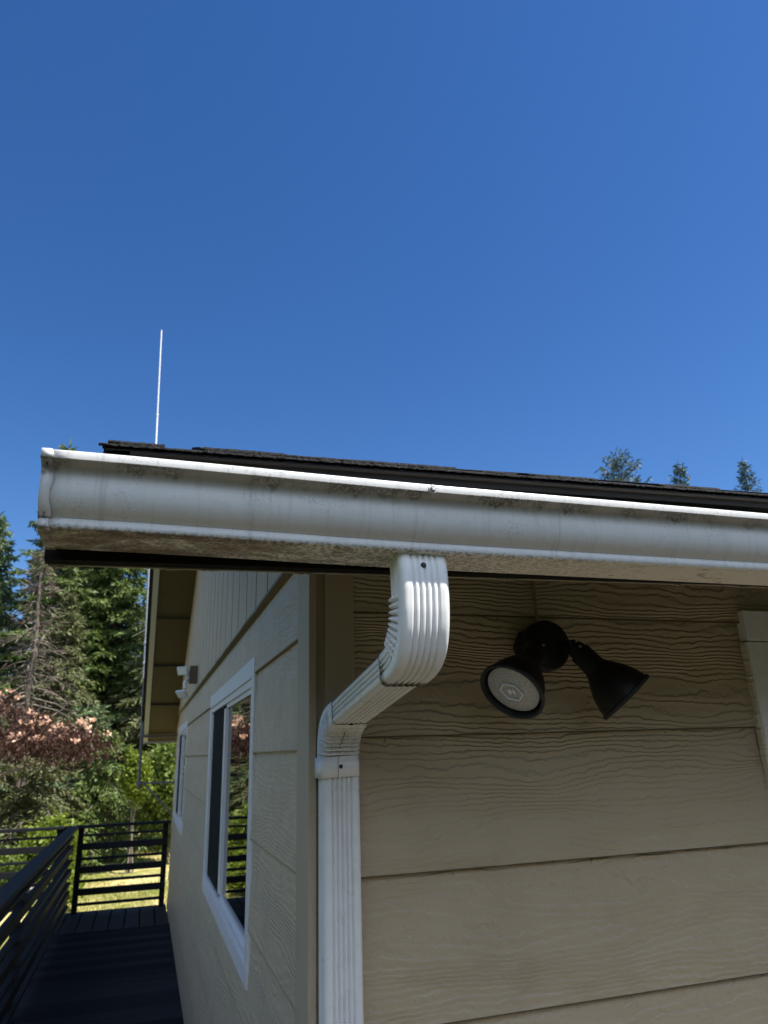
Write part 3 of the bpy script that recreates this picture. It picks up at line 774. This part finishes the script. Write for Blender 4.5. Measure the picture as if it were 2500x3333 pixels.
# seam on the face of the lower elbow
sm = MB(); p = []
for i in range(22):
    t = i/21; z = .0385 - .0475*t; y = 1.3865+.0395*math.sin(min(1, t*1.05)*math.pi/2)
    p.append((.3610+.0007*math.sin(i*2.1)+.004*(1-t)*(1-t), y-.0012, z))
sm.tube(p, .0007, 5); sm.build('seam', M['seam'], el2)
def rim_line(F, B, W, parent, rad, xc):
    F = np.array(F); B = np.array(B); ax = B-F; D = np.hypot(*ax); ax /= D; p = []
    sec = section(W, D, gd=.0015)
    for k, (x, v, nx_, nv_) in enumerate(sec[::2]):
        q = F + ax*(v + nv_*.0002) + np.array([-ax[1], ax[0]])*(.0010*math.sin(k*.9)+.0007*math.sin(k*.37+2))
        p.append((xc + x + nx_*.0002, q[0], q[1]))
    p.append(p[0]); m = MB(); m.tube(p, rad, 5, cap=False); m.build('joint_gap', M['seam'], parent, smooth=60)
rim_line((1.0325, .0905), (1.0385, .1405), SW-.0012, el1, .0013, XC)
rim_line((1.3425, .0480), (1.3520, .0935), SW-.0025, el2, .0008, XC+.001)
# grime tear at the rims
for (x, y, z, s, par) in ((.3665, 1.0290, .0915, .0042, el1), (.3640, 1.3440, .0475, .0036, pipe)):
    m = MB(); q = []
    for k in range(14):
        a = 2*math.pi*k/14; rr = s*(.6+.5*rnd.random()); q.append((x+rr*1.1*math.cos(a), y+.5*rr*math.sin(a), z-.0012+.1*rr*math.sin(a)))
    q2 = [(a, b2, c+.002) for a, b2, c in q]
    m.add(q+q2, [tuple(range(14)), tuple(range(27, 13, -1))] + [(k, (k+1) % 14, 14+(k+1) % 14, 14+k) for k in range(14)])
    m.build('grime_patch', M['seam'], par)

# ------------------------------------------------------------------ black twin floodlight
fl = thing('floodlight', 'black twin floodlight with round box and two bell lamps on the shaded front wall', 'floodlight', loc=(.85, 1.49, .214))
def vw(px, py, y):        # helper for the orientation of the lamps: direction basis at a place
    p = np.array([px, y, py]); zc = -p/np.linalg.norm(p); rt = R[:, 0]-zc*(R[:, 0]@zc); rt /= np.linalg.norm(rt); up = np.cross(zc, rt); return rt, up, zc
bx = MB(); bx.lathe((.846, 1.492, .212), (0, -1, 0), [(0, .052), (.036, .052), (.040, .050), (.040, .0001)], n=8)
jb = bx.build('junction_box', M['black'], fl, smooth=30, bevel=.0015)
bx = MB(); bx.lathe((.849, 1.452, .213), (0, -1, 0), [(0, .055), (.004, .057), (.022, .057), (.028, .054), (.031, .046), (.031, .0001)], n=48)
bx.build('cover_plate', M['black'], fl, smooth=30)
sc1 = MB(); sc1.lathe((.850, 1.4208, .182), (0, -1, 0), [(0, .0035), (.0016, .0035), (.0018, .0001)], n=16); sc1.build('screw', M['screw'], fl)
lug = MB(); ppp = [(.800+.006*math.cos(a)*1.0, 1.466, .205+.013*math.sin(a)) for a in np.linspace(.3, 2*math.pi-.3, 16)]
lug.tube(ppp, .0016, 6); lug.build('lug', M['blackrim'], fl, smooth=60)
def lamp(center, axis, joint, label, openface):
    a = Vector(axis).normalized(); c = Vector(center)
    b = MB(); r = .0665
    pr = [(-.134, .0225), (-.130, .0245), (-.092, .0255), (-.083, .0285), (-.068, .0385), (-.052, .0485), (-.034, .0565), (-.016, .0615), (-.006, .0635), (-.004, .0668), (.000, .0672), (.002, .0660),
          (.002, .0625), (-.003, .0610), (-.012, .0590), (-.03, .0545), (-.055, .043), (-.075, .030), (-.075, .0001)]
    b.lathe(c, a, [(-.134, .0001)] + pr, n=56)
    h = b.build('lamp_holder', M['black'], fl, smooth=40); tag(h, label)
    rim = MB(); rim.lathe(c, a, [(-.0065, .0640), (-.0045, .0672), (.0000, .0678), (.0025, .0668), (.0027, .0622), (-.004, .0600)], n=56)
    rim.build('rim', M['blackrim'], h, smooth=40)
    ln = MB(); pl = []
    for i in range(15):
        rr = .0545*(1-i/14.0); pl.append((-.0075+.0065*(1-(rr/.0545)**2), max(rr, .0001)))
    ln.lathe(c, a, [(-.016, .0545)] + pl, n=56); l_ = ln.build('lens', M['lens'], h, smooth=60)
    # hexagonal emblem moulded in the glass
    u = (R[:, 0]); u = Vector(u) - a*Vector(u).dot(a); u.normalize(); v = a.cross(u)
    hx = MB(); n6 = []
    for k in range(7):
        an = math.radians(60*k+18); n6.append(c + a*.0002 + (u*math.cos(an)*.0245+v*math.sin(an)*.0205))
    hx.tube(n6, .0021, 6)
    for (p_, q_) in ((0, 3),):
        hx.tube([n6[1]*.72+n6[4]*.28, n6[1]*.28+n6[4]*.72], .0010, 6)
    q0 = [c + a*.0004 + (u*du+v*dv) for du, dv in ((-.009, -.002), (-.001, -.007), (.001, .000), (-.005, .006))]
    hx.add(q0, [(0,1,2,3)]); q0 = [c + a*.0006 + (u*du+v*dv) for du, dv in ((.002, .001), (.010, -.003), (.008, .005), (.003, .008))]
    hx.add(q0, [(0,1,2,3)])
    hx.build('emblem', M['logo'], l_, smooth=60)
    # knuckle joint
    nb = c + a*-.128; j = Vector(joint); kn = MB()
    kn.tube([nb + a*.006, nb - a*.012, nb - a*.024], [.0205, .0205, .0165], 20)
    mid = nb - a*.026; kn.tube([mid, mid*.5+j*.5, j], [.012, .010, .012], 14)
    kn.tube([mid + Vector((0,0,.012)), mid - Vector((0,0,.012))], .0085, 14)
    kn.build('swivel_joint', M['black'], h, smooth=40)
    w_ = MB(); w_.lathe(mid + a*.008 - Vector((.0, .020, 0)), (0, -1, .2), [(0, .003), (.003, .0028), (.0032, .0001)], n=12); w_.build('wing_screw', M['hex'], h)
    return h
def pix(px, py, y):
    v = np.array([px-1250, -(py-1666.5), -2315.44]); r = R@v; return r*(y/r[1])
c1 = Vector((.6835, 1.305, .1015)); rt, up, zc = vw(c1.x, c1.z, c1.y)
n1 = Vector(rt*-.41 + up*-.64 + zc*.65)
lamp(c1, n1, (.822, 1.432, .190), 'left bell lamp facing the viewer with its pale lens showing', True)
c2 = Vector((.978, 1.345, .0915)); rt, up, zc = vw(c2.x, c2.z, c2.y)
n2 = Vector(rt*.66 + up*-.70 + zc*-.06)
lamp(c2, n2, (.886, 1.430, .212), 'right bell lamp turned away to the right', False)

# ------------------------------------------------------------------ small white security light on the gable wall
sl_ = thing('security_light', 'small white twin-head security light on a brown box high on the gable wall', 'security light', loc=(.32, 5.4, .55))
MB().box((.262, 5.33, .495), (.316, 5.43, .615)).build('mounting_box', M['brownbox'], sl_, bevel=.003)
bd = MB(); bd.box((.240, 5.335, .520), (.262, 5.425, .590)); bd.tube([(.252, 5.37, .53), (.232, 5.36, .495), (.236, 5.35, .455)], [.014, .012, .010], 12)
bd.tube([(.245, 5.37, .565), (.232, 5.35, .572)], .012, 12)
bd.build('sensor_body', M['lightwhite'], sl_, bevel=.002)
for (c, ax_, lab) in (((.213, 5.325, .577), (-.45, -.75, -.42), 'upper'), ((.217, 5.335, .418), (-.5, -.55, -.66), 'lower')):
    a = Vector(ax_).normalized(); u = a.cross(Vector((0,0,1))).normalized(); v = u.cross(a)
    hd = MB(); hd.obox(c, u*.040, v*.030, a*.009); ho = hd.build('lamp_head', M['lightwhite'], sl_, bevel=.003); tag(ho, lab + ' lamp head')
    ln = MB(); ln.obox(Vector(c)+a*.0095, u*.032, v*.022, a*.001); ln.build('lens', M['logo'], ho)

# ------------------------------------------------------------------ antenna mast
am = thing('antenna_mast', 'tall thin white antenna on a metal mast bracketed to the far end of the house', 'antenna', loc=(-.045, 8.8, -.4))
def mp(t):  # along the mast: 0 at bottom, 1 at the tip
    return Vector((-.040-.142*t, 8.8, -.33+5.80*t))
mt = MB(); mt.tube([mp(0), mp(.1), mp(.205)], .0165, 12); mt.build('lower_tube', M['darkmetal'], am, smooth=60)  # mast below its sunlit part painted darker to stand for shade
mt = MB(); mt.tube([mp(.206), mp(.3), mp(.46)], .0185, 12); mt.build('mast_tube', M['metal'], am, smooth=60)
rd = MB(); rd.tube([mp(.445), mp(.60), mp(.78)], .0115, 12); rd.tube([mp(.78), mp(.785)], .0150, 12); rd.tube([mp(.785), mp(1)], [.0095, .0085], 12)
rd.build('antenna_rod', M['fibre'], am, smooth=60)
for t_ in (.235, .275):
    cl = MB(); cl.tube([mp(t_), mp(t_+.004)], .028, 10); cl.obox(mp(t_+.002)+Vector((.0, -.025, 0)), (.012, 0, 0), (0, .012, 0), (0, 0, .012)); cl.build('clamp', M['metal'], am)
for z in (.228, -.262):
    br = MB(); t_ = (z+.33)/5.8; p0 = mp(t_)
    br.tube([p0+Vector((-.035, 0, 0)), (WX+.05, 8.8, z-.004)], .011, 8); br.obox(p0, (.022, 0, 0), (0, .022, 0), (0, 0, .02)); br.build('bracket', M['darkmetal'], am)
br = MB(); br.tube([mp(.015)+Vector((.03, 0, 0)), (WX+.02, 8.8, -.62)], .010, 8); br.tube([(WX+.02, 8.8, .24), (WX+.02, 8.8, -.66)], .012, 8); br.build('brace', M['darkmetal'], am)
gy = MB(); gy.tube([mp(.305), mp(.305)+Vector((-.16, .3, -.05))], .003, 6); gy.build('radial', M['metal'], am)

# ------------------------------------------------------------------ deck and railing
dk = thing('deck', 'raised dark wooden deck beside and in front of the house', 'deck', loc=(-.2, 4, -2.6))
d = MB(); d_bounce = MB(); d_far = MB(); y = -3.4
while y < 7.62:
    x1 = WX-.0125 if y > 1.44 else 7.0
    (d_bounce if .15 < y < 1.4 else d_far if y < 1 else d).box((-.76, y, -1.478), (x1, y+.135, -1.450 + .001*rnd.uniform(-1, 1))); y += .141
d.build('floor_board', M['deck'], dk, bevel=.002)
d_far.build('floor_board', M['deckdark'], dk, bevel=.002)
tag(d_bounce.build('floor_board', M['deckbounce'], dk, bevel=.002), 'pale boards added under the gutter to bounce light')
d = MB(); x = -.76
while x < WX-.03:
    d.box((x, 7.66, -1.478), (min(x+.124, WX-.02), 8.62, -1.449 + .001*rnd.uniform(-1, 1))); x += .137
d.build('end_board', M['deckend'], dk, bevel=.002)
d = MB(); d.box((-.79, -3.4, -1.70), (-.762, 8.65, -1.452)); d.box((-.76, 8.622, -1.70), (WX-.02, 8.65, -1.452)); d.box((-.76, -3.43, -1.70), (7.0, -3.402, -1.452))
for yy in (-1.3, .8, 2.9, 5.0, 7.1, 8.5): d.box((-.745, yy, -2.75), (-.655, yy+.09, -1.48))
d.build('rim_joist', M['rail'], dk)
BO = [(-.722, -.742), (-.808, -.868), (-.938, -.962), (-1.022, -1.080), (-1.142, -1.166), (-1.222, -1.282), (-1.350, -1.374)]
def railing(name, label, A, B, posts, zcap=-.635, capw=.05, group=None):
    A = Vector(A); B = Vector(B); dr_ = (B-A).normalized(); nr = Vector((-dr_.y, dr_.x, 0)); ln = (B-A).length; mid = (A+B)/2
    t = thing(name, label, 'railing', group, loc=(A.x, A.y, -1.45))
    m = MB(); m.obox((mid.x, mid.y, zcap-.013), dr_*(ln/2+.03), nr*capw, (0, 0, .013)); m.build('top_rail', M['rail'], t, bevel=.002)
    for (za, zb) in BO:
        m = MB(); c = mid + nr*.0; m.obox((c.x, c.y, (za+zb)/2), dr_*(ln/2), nr*.021, (0, 0, (za-zb)/2)); m.build('rail_board', M['rail'], t, bevel=.0015)
    for s in posts:
        p = A + dr_*s; m = MB(); pp = p + nr*.034
        m.obox((pp.x, pp.y, -1.05), dr_*.045*(1 if 0.05 < s < ln-.05 else .6), nr*.022, (0, 0, .40)); m.build('post', M['rail'], t, bevel=.002)
    return t
railing('deck_railing', 'black horizontal-slat railing running along the outer side of the deck', (-.64, -1.3, 0), (-.64, 8.44, 0), (0.1, 2.3, 4.5, 6.6, 9.66))
railing('deck_railing', 'short black slat railing closing the far end of the deck against the house', (-.59, 8.5, 0), (WX-.05, 8.5, 0), (0.02, .85), capw=.04)
railing('deck_railing', 'sunlit grey slat railing beyond the deck at far left', (-4.6, 8.62, 0), (-.70, 8.5, 0), (0.1, 2.0, 3.85), capw=.045)

# ------------------------------------------------------------------ vegetation
def quad_cloud(P, D, L_, W_, N=None, droop=0.0):
    """P base (n,3), D unit directions, lengths, widths -> (n,4,3) tapered leaf quads"""
    n = len(P)
    if N is None: N = rng.normal(size=(n, 3))
    S = np.cross(D, N); S /= (np.linalg.norm(S, axis=1, keepdims=True)+1e-9)
    L_ = np.broadcast_to(L_, (n,))[:, None]; W_ = np.broadcast_to(W_, (n,))[:, None]
    E_ = P + D*L_; E_[:, 2] -= droop*L_[:, 0]
    M_ = P + D*L_*.45
    return np.stack([P, M_ + S*W_*.5, E_, M_ - S*W_*.5], axis=1)
def nrm(a): return a/(np.linalg.norm(a, axis=1, keepdims=True)+1e-9)
def conifer(name, label, x, y, h, r, seed, mat, zb=-2.6, bare=0.02, dens=1.0, droop=.35, twig=.30, group='tall conifers behind the house', dead=False, ex=None):
    g = np.random.default_rng(seed); py = random.Random(seed)
    t = thing(name, label, 'tree', group, loc=(x, y, zb))
    tm = MB(); pts = []; rad = []
    lx, ly = py.uniform(-.2, .2), py.uniform(-.2, .2)
    for i in range(9):
        s = i/8; pts.append((x+lx*s*s+.05*math.sin(i*2.1+seed), y+ly*s*s, zb-.1+(h+.1)*s)); rad.append((.018*h*(1-s)**.9+.01))
    tm.tube(pts, rad, 9); tm.build('trunk', M['bark'], t, smooth=60)
    P, D, L_, W_ = [], [], [], []; limb = MB()
    z = bare*h; k = 0
    while z < h*.985:
        s = z/h; R_ = r*(min(1, (1-s)*1.25+.03) if ex is None else (1-s)**ex)*(.75 if s < .2 else 1)
        cnt = int(py.choice((4, 5, 5, 6))*(1 if s < .85 else .8))
        a0 = py.uniform(0, 6.28)
        for q in range(cnt):
            az = a0 + q*2*math.pi/cnt + py.uniform(-.4, .4); l = R_*py.uniform(.55, 1.15)
            up = .35*(s > .8) + py.uniform(-.05, .15)
            base = np.array([x+lx*s*s, y+ly*s*s, zb+z+py.uniform(-.1, .1)]); dh = np.array([math.cos(az), math.sin(az), 0])
            n = max(3, int(l/.13*dens)); ts = np.linspace(.12, 1, n)
            pos = base + dh*(l*ts)[:, None]; pos[:, 2] += l*(up*ts - droop*ts**2 + .12*ts**4)
            if l > .6: limb.tube([tuple(base), tuple(pos[n//2]), tuple(pos[-1])], [.012+.012*l, .010+.004*l, .004], 4, cap=False)
            side = np.cross(dh, [0, 0, 1]); side = side/np.linalg.norm(side)
            for sg in (-1, 1):
                tl = np.clip(l*.40*(1-ts*.75)+.10, .1, .9)*g.uniform(.6, 1.2, n)
                dirn = nrm(dh*.55 + side*sg*g.uniform(.6, 1, n)[:, None] + np.array([0, 0, -.25]) + g.normal(0, .12, (n, 3)))
                m = max(2, int(5*dens)) 
                for j in range(m):
                    f_ = (j+.2)/m
                    pp = pos + dirn*(tl*f_)[:, None]; pp[:, 2] -= (tl*f_)**2*.35
                    dd = nrm(dirn + g.normal(0, .42, (n, 3)) + np.array([0, 0, -.30]))
                    P.append(pp); D.append(dd); L_.append(twig*g.uniform(.5, 1.1, n)); W_.append(twig*.26*g.uniform(.6, 1.3, n))
            P.append(pos[-2:]); D.append(nrm(np.tile(dh + [0, 0, up], (2, 1)))); L_.append(np.full(2, twig*1.2)); W_.append(np.full(2, twig*.3))
        z += py.uniform(.17, .30)*(1.0 if s < .8 else .7)
    top = np.array([[pts[-1][0], pts[-1][1], zb+h-.25]]); P.append(top); D.append(np.array([[0, 0, 1.0]])); L_.append(np.array([.5])); W_.append(np.array([.06]))
    limb.build('limbs', M['bark'], t)
    P, D, L_, W_ = map(np.concatenate, (P, D, L_, W_))
    c = quads_mesh('crown', quad_cloud(P, D, L_, W_ if not dead else W_*.35), M[mat], t)
    localize(t); return t
def shrub(name, label, cat, x, y, z, rx_, ry_, rz_, n, mat, seed, leaf=.09, stems=6, zb=-2.6, group=None, extra=None, clump=9):
    g = np.random.default_rng(seed); py = random.Random(seed)
    t = thing(name, label, cat, group, loc=(x, y, zb))
    st = MB()
    cc = g.normal(size=(clump*4, 3)); cc = nrm(cc)*g.uniform(.45, 1, (clump*4, 1))*np.array([rx_, ry_, rz_])*.85
    for i in range(stems):
        c = cc[i]; st.tube([(x+.1*math.sin(i*2), y+.1*math.cos(i*2), zb-.05), (x+c[0]*.4, y+c[1]*.4+.2, zb+(z+c[2]-zb)*.5), (x+c[0]*.7, y+c[1]*.7+.2, z+c[2]*.7)], [.022, .014, .006], 6)
    st.build('stems', M['bark'], t)
    idx = g.integers(0, len(cc), n); P = cc[idx] + g.normal(0, 1, (n, 3))*np.array([rx_, ry_, rz_])*.17
    P += np.array([x, y, z]); D = nrm(g.normal(size=(n, 3))+np.array([0, -.2, .1]))
    keep = P[:, 2] > zb
    P, D = P[keep], D[keep]
    quads_mesh('foliage', quad_cloud(P, D, leaf*g.uniform(.5, 1.2, len(P)), leaf*(.26 if 'needle' in mat else .55)), M[mat], t)
    if extra:
        cnt, m2, sz = extra; idx = g.integers(0, len(cc), cnt); Q = cc[idx] + g.normal(0, 1, (cnt, 3))*np.array([rx_, ry_, rz_])*.17
        Q = Q[(Q[:, 2]/rz_ - Q[:, 1]/ry_*.6) > -.5]; Q += np.array([x, y, z])
        K = 7; QQ = np.repeat(Q, K, axis=0) + g.normal(0, sz*.25, (len(Q)*K, 3)); DD = nrm(g.normal(size=QQ.shape)+np.array([0, -.3, .7]))
        quads_mesh('blossom', quad_cloud(QQ, DD, sz*g.uniform(.5, 1, len(QQ)), sz*.7), M[m2], t)
    localize(t); return t
GT = 'conifers standing behind the garden'
conifer('conifer_tree', 'tall green conifer behind the left end of the gutter', -3.45, 27.0, 14.0, 2.5, 3, 'needle', droop=.30, dens=1.3, twig=.24, group=GT)
conifer('conifer_tree', 'shorter blue-green conifer at the left edge of the photo with sky above it', -5.9, 28.0, 11.5, 3.5, 5, 'needle2', dens=1.3, twig=.24, ex=.7, group=GT)
conifer('conifer_tree', 'dense dark green conifer just left of the gable wall', -1.4, 27.5, 13.5, 2.8, 8, 'needle', droop=.30, dens=1.5, twig=.26, group=GT)
conifer('conifer_tree', 'drooping blue-green conifer between the gable wall and the tall conifer', -2.6, 24.8, 7.9, 2.1, 13, 'needle3', droop=.55, dens=1.3, twig=.22, group=GT)
conifer('conifer_tree', 'olive conifer half hidden behind the gable wall', .9, 25.0, 10.5, 2.5, 21, 'needle3', droop=.4, group=GT)
conifer('conifer_tree', 'mid green conifer between the half-dead tree and the gable wall', -2.3, 30.5, 12.5, 2.8, 66, 'needle2', droop=.35, dens=1.2, twig=.28, group=GT)
conifer('conifer_tree', 'far dark conifer filling the gap behind the front row', -3.6, 36.0, 17.0, 3.6, 34, 'needle', dens=.8, twig=.4, group=GT)
conifer('conifer_tree', 'far conifer seen past the house corner', .6, 38.0, 14.0, 3.6, 35, 'needle', dens=.8, twig=.4, group=GT)
conifer('conifer_tree', 'far blue-green conifer behind the left edge tree', -7.6, 36.0, 12.9, 3.6, 36, 'needle2', dens=.8, twig=.4, group=GT)
conifer('dead_conifer', 'half-dead conifer with pale trunk and dry brown drooping branches', -3.28, 23.0, 8.9, 1.7, 41, 'deadneedle', droop=.55, dens=.48, bare=.30, group=None, dead=True)
conifer('conifer_tree', 'drooping green conifer at the far left, in front of the half-dead one', -4.75, 21.8, 7.7, 1.7, 81, 'needle2', droop=.5, dens=1.1, twig=.2, group=GT)
# three tree tops over the roof at right
conifer('conifer_tree', 'broad conifer top showing above the roof, leftmost of three', 24.9, 32.0, 18.5, 3.5, 51, 'needledark', droop=-.1, dens=.7, twig=.28, bare=.45, ex=.5, group='tree tops above the roof')
conifer('conifer_tree', 'slim pointed conifer top in the middle of the three above the roof', 28.75, 32.0, 18.3, 2.6, 52, 'needledark', droop=.05, dens=.5, bare=.45, twig=.26, ex=.68, group='tree tops above the roof')
conifer('conifer_tree', 'feathery conifer top rightmost above the roof', 34.1, 32.0, 19.1, 4.6, 53, 'needledark', droop=.05, dens=.42, bare=.45, twig=.26, ex=.95, group='tree tops above the roof')
# lower layer
def blossom_tree(name, label, X0, X1, Y, ztop0, ztop1, thick0, thick1, n, nf, seed, trunk):
    g = np.random.default_rng(seed); t = thing(name, label, 'tree', None, loc=trunk)
    tr = MB(); tx, ty, tz = trunk
    for k in range(6):
        xe = X0+(X1-X0)*(k+.6)/6; ze = ztop0+(ztop1-ztop0)*(k+.6)/6-.45
        tr.tube([(tx+.05*k, ty, tz-.1), (tx+.1*k+.1, ty+.1, tz+1.9), (tx+(xe-tx)*.5, ty-.1, ze-.5), (xe, Y+.3*math.sin(k*2.), ze)], [.075, .06, .04, .012], 7)
    tr.build('trunk', M['bark'], t, smooth=60)
    K = 42; u = g.random(K); lay = g.integers(0, 3, K)/2.0
    cx = X0+(X1-X0)*u; top = ztop0+(ztop1-ztop0)*u; th = thick0+(thick1-thick0)*u
    cz = top - th*lay*.85 - .12 + g.normal(0, .07, K); cy = Y + g.uniform(-1.2, 1.2, K)
    cc = np.stack([cx, cy, cz], 1)
    idx = g.integers(0, K, n); P = cc[idx] + g.normal(0, 1, (n, 3))*np.array([.30, .30, .12]); P[:, 2] -= np.abs(P[:, 0]-cc[idx][:, 0])*.3
    D = nrm(g.normal(0, .55, (n, 3))+np.array([0, -.1, -.75]))
    quads_mesh('foliage', quad_cloud(P, D, .15*g.uniform(.5, 1.3, n), .036), M['maroon'], t)
    idx = g.integers(0, K, nf); Q = cc[idx] + g.normal(0, 1, (nf, 3))*np.array([.30, .28, .05]) + np.array([0, -.12, .14])
    Kp = 12; QQ = np.repeat(Q, Kp, axis=0) + g.normal(0, .045, (nf*Kp, 3))*np.array([1, 1, .6]); DD = nrm(g.normal(0, .6, QQ.shape)+np.array([0, -.4, .6]))
    quads_mesh('blossom', quad_cloud(QQ, DD, .085*g.uniform(.6, 1.1, len(QQ)), .07), M['flower'], t)
    localize(t); return t
blossom_tree('flowering_tree', 'red-leaved tree with tiers of pale pink blossom beyond the railing', -4.9, -1.30, 19.0, 2.0, .62, 1.45, .32, 8000, 80, 61, (-4.6, 19.6, -2.6))
GS = 'shrubs along the far edge of the lawn'
conifer('spreading_conifer', 'low grey-green spreading conifer below the blossom at the photo edge', -4.3, 21.6, 3.0, 2.1, 171, 'needle3', droop=.5, dens=1.3, twig=.2, bare=.05, ex=.4, group=GS)
conifer('spreading_conifer', 'low grey-green spreading conifer above the corner post of the railing', -2.45, 21.2, 2.75, 1.9, 172, 'needle3', droop=.55, dens=1.4, twig=.2, bare=.05, ex=.4, group=GS)
conifer('spreading_conifer', 'olive mounded conifer between the mast and the long railing', -1.0, 22.3, 3.3, 1.5, 173, 'needle', droop=.6, dens=1.5, twig=.2, bare=.05, ex=.45, group=GS)
conifer('spreading_conifer', 'blue-green spreading conifer behind the olive mounded one', -1.9, 24.0, 4.3, 2.0, 174, 'needle2', droop=.5, dens=1.3, twig=.22, bare=.05, ex=.5, group=GS)
shrub('shrub', 'dark shrub at far left behind the railing', 'shrub', -5.4, 21.5, -1.1, 1.4, 1.1, 1.0, 9000, 'needle2', 73, leaf=.17, group=GS)
shrub('shrub', 'bright lime shrub glowing between the mast brackets', 'shrub', -.18, 19.8, -.45, .38, .4, .62, 2600, 'lime', 74, leaf=.13, group=GS)
shrub('shrub', 'yellow-green shrub above the corner of the deck railing', 'shrub', -1.75, 17.2, -1.75, .75, .6, .62, 5200, 'lime', 75, leaf=.12, group=GS)
shrub('shrub', 'yellow-green shrub seen through the far railing beside the post', 'shrub', -1.35, 15.8, -2.2, .40, .5, .36, 2400, 'lime', 76, leaf=.11, group=GS)
shrub('shrub', 'low green shrub behind the sunlit railing at far left', 'shrub', -2.9, 16.6, -2.0, .95, .7, .50, 5200, 'bushgreen', 77, leaf=.12, group=GS)
shrub('shrub', 'green shrub in the gap under the far eave', 'shrub', .75, 21.0, -.9, .8, .9, 1.4, 7000, 'bushgreen', 78, leaf=.15, group=GS)
BG_ = 'dark shrubs hugging the foot of the deck'
for (lab, x_, y_, h_, sd_) in (('dark shrub below the near part of the long railing', -1.75, 3.2, .55, 91), ('dark shrub below the middle of the long railing', -1.7, 5.0, .6, 92), ('dark shrub below the far part of the long railing', -1.75, 6.9, .5, 93)):
    shrub('low_shrub', lab, 'shrub', x_, y_, -2.3, .75, 1.0, h_, 7000, 'needle2', sd_, leaf=.10, group=BG_)
# grass tufts on the lawn
n = 42000
Px = rng.uniform(-6, 3.5, n); Py_ = 9.3 + 16*rng.random(n)**1.2
inside = ((Px+4.6)/2.9)**2 + ((Py_-17.5)/5.4)**2 < 1
Px, Py_ = Px[~inside], Py_[~inside]; n = len(Px)
P_ = np.stack([Px, Py_, np.full(n, -2.64)], 1)
gr = quads_mesh('grass', quad_cloud(P_, nrm(rng.normal(0, .45, (n, 3))+np.array([0, 0, 1])), rng.uniform(.04, .12, n), .018), M['grassblade'])
tag(gr, 'short dry yellow-green grass on the lawn', 'grass', kind='stuff')

for o in (house, gut, ds, fl, sl_, am, dk) : localize(o)
for o in list(C.objects):
    if o.name.startswith('deck_railing') and o.parent is None: localize(o)
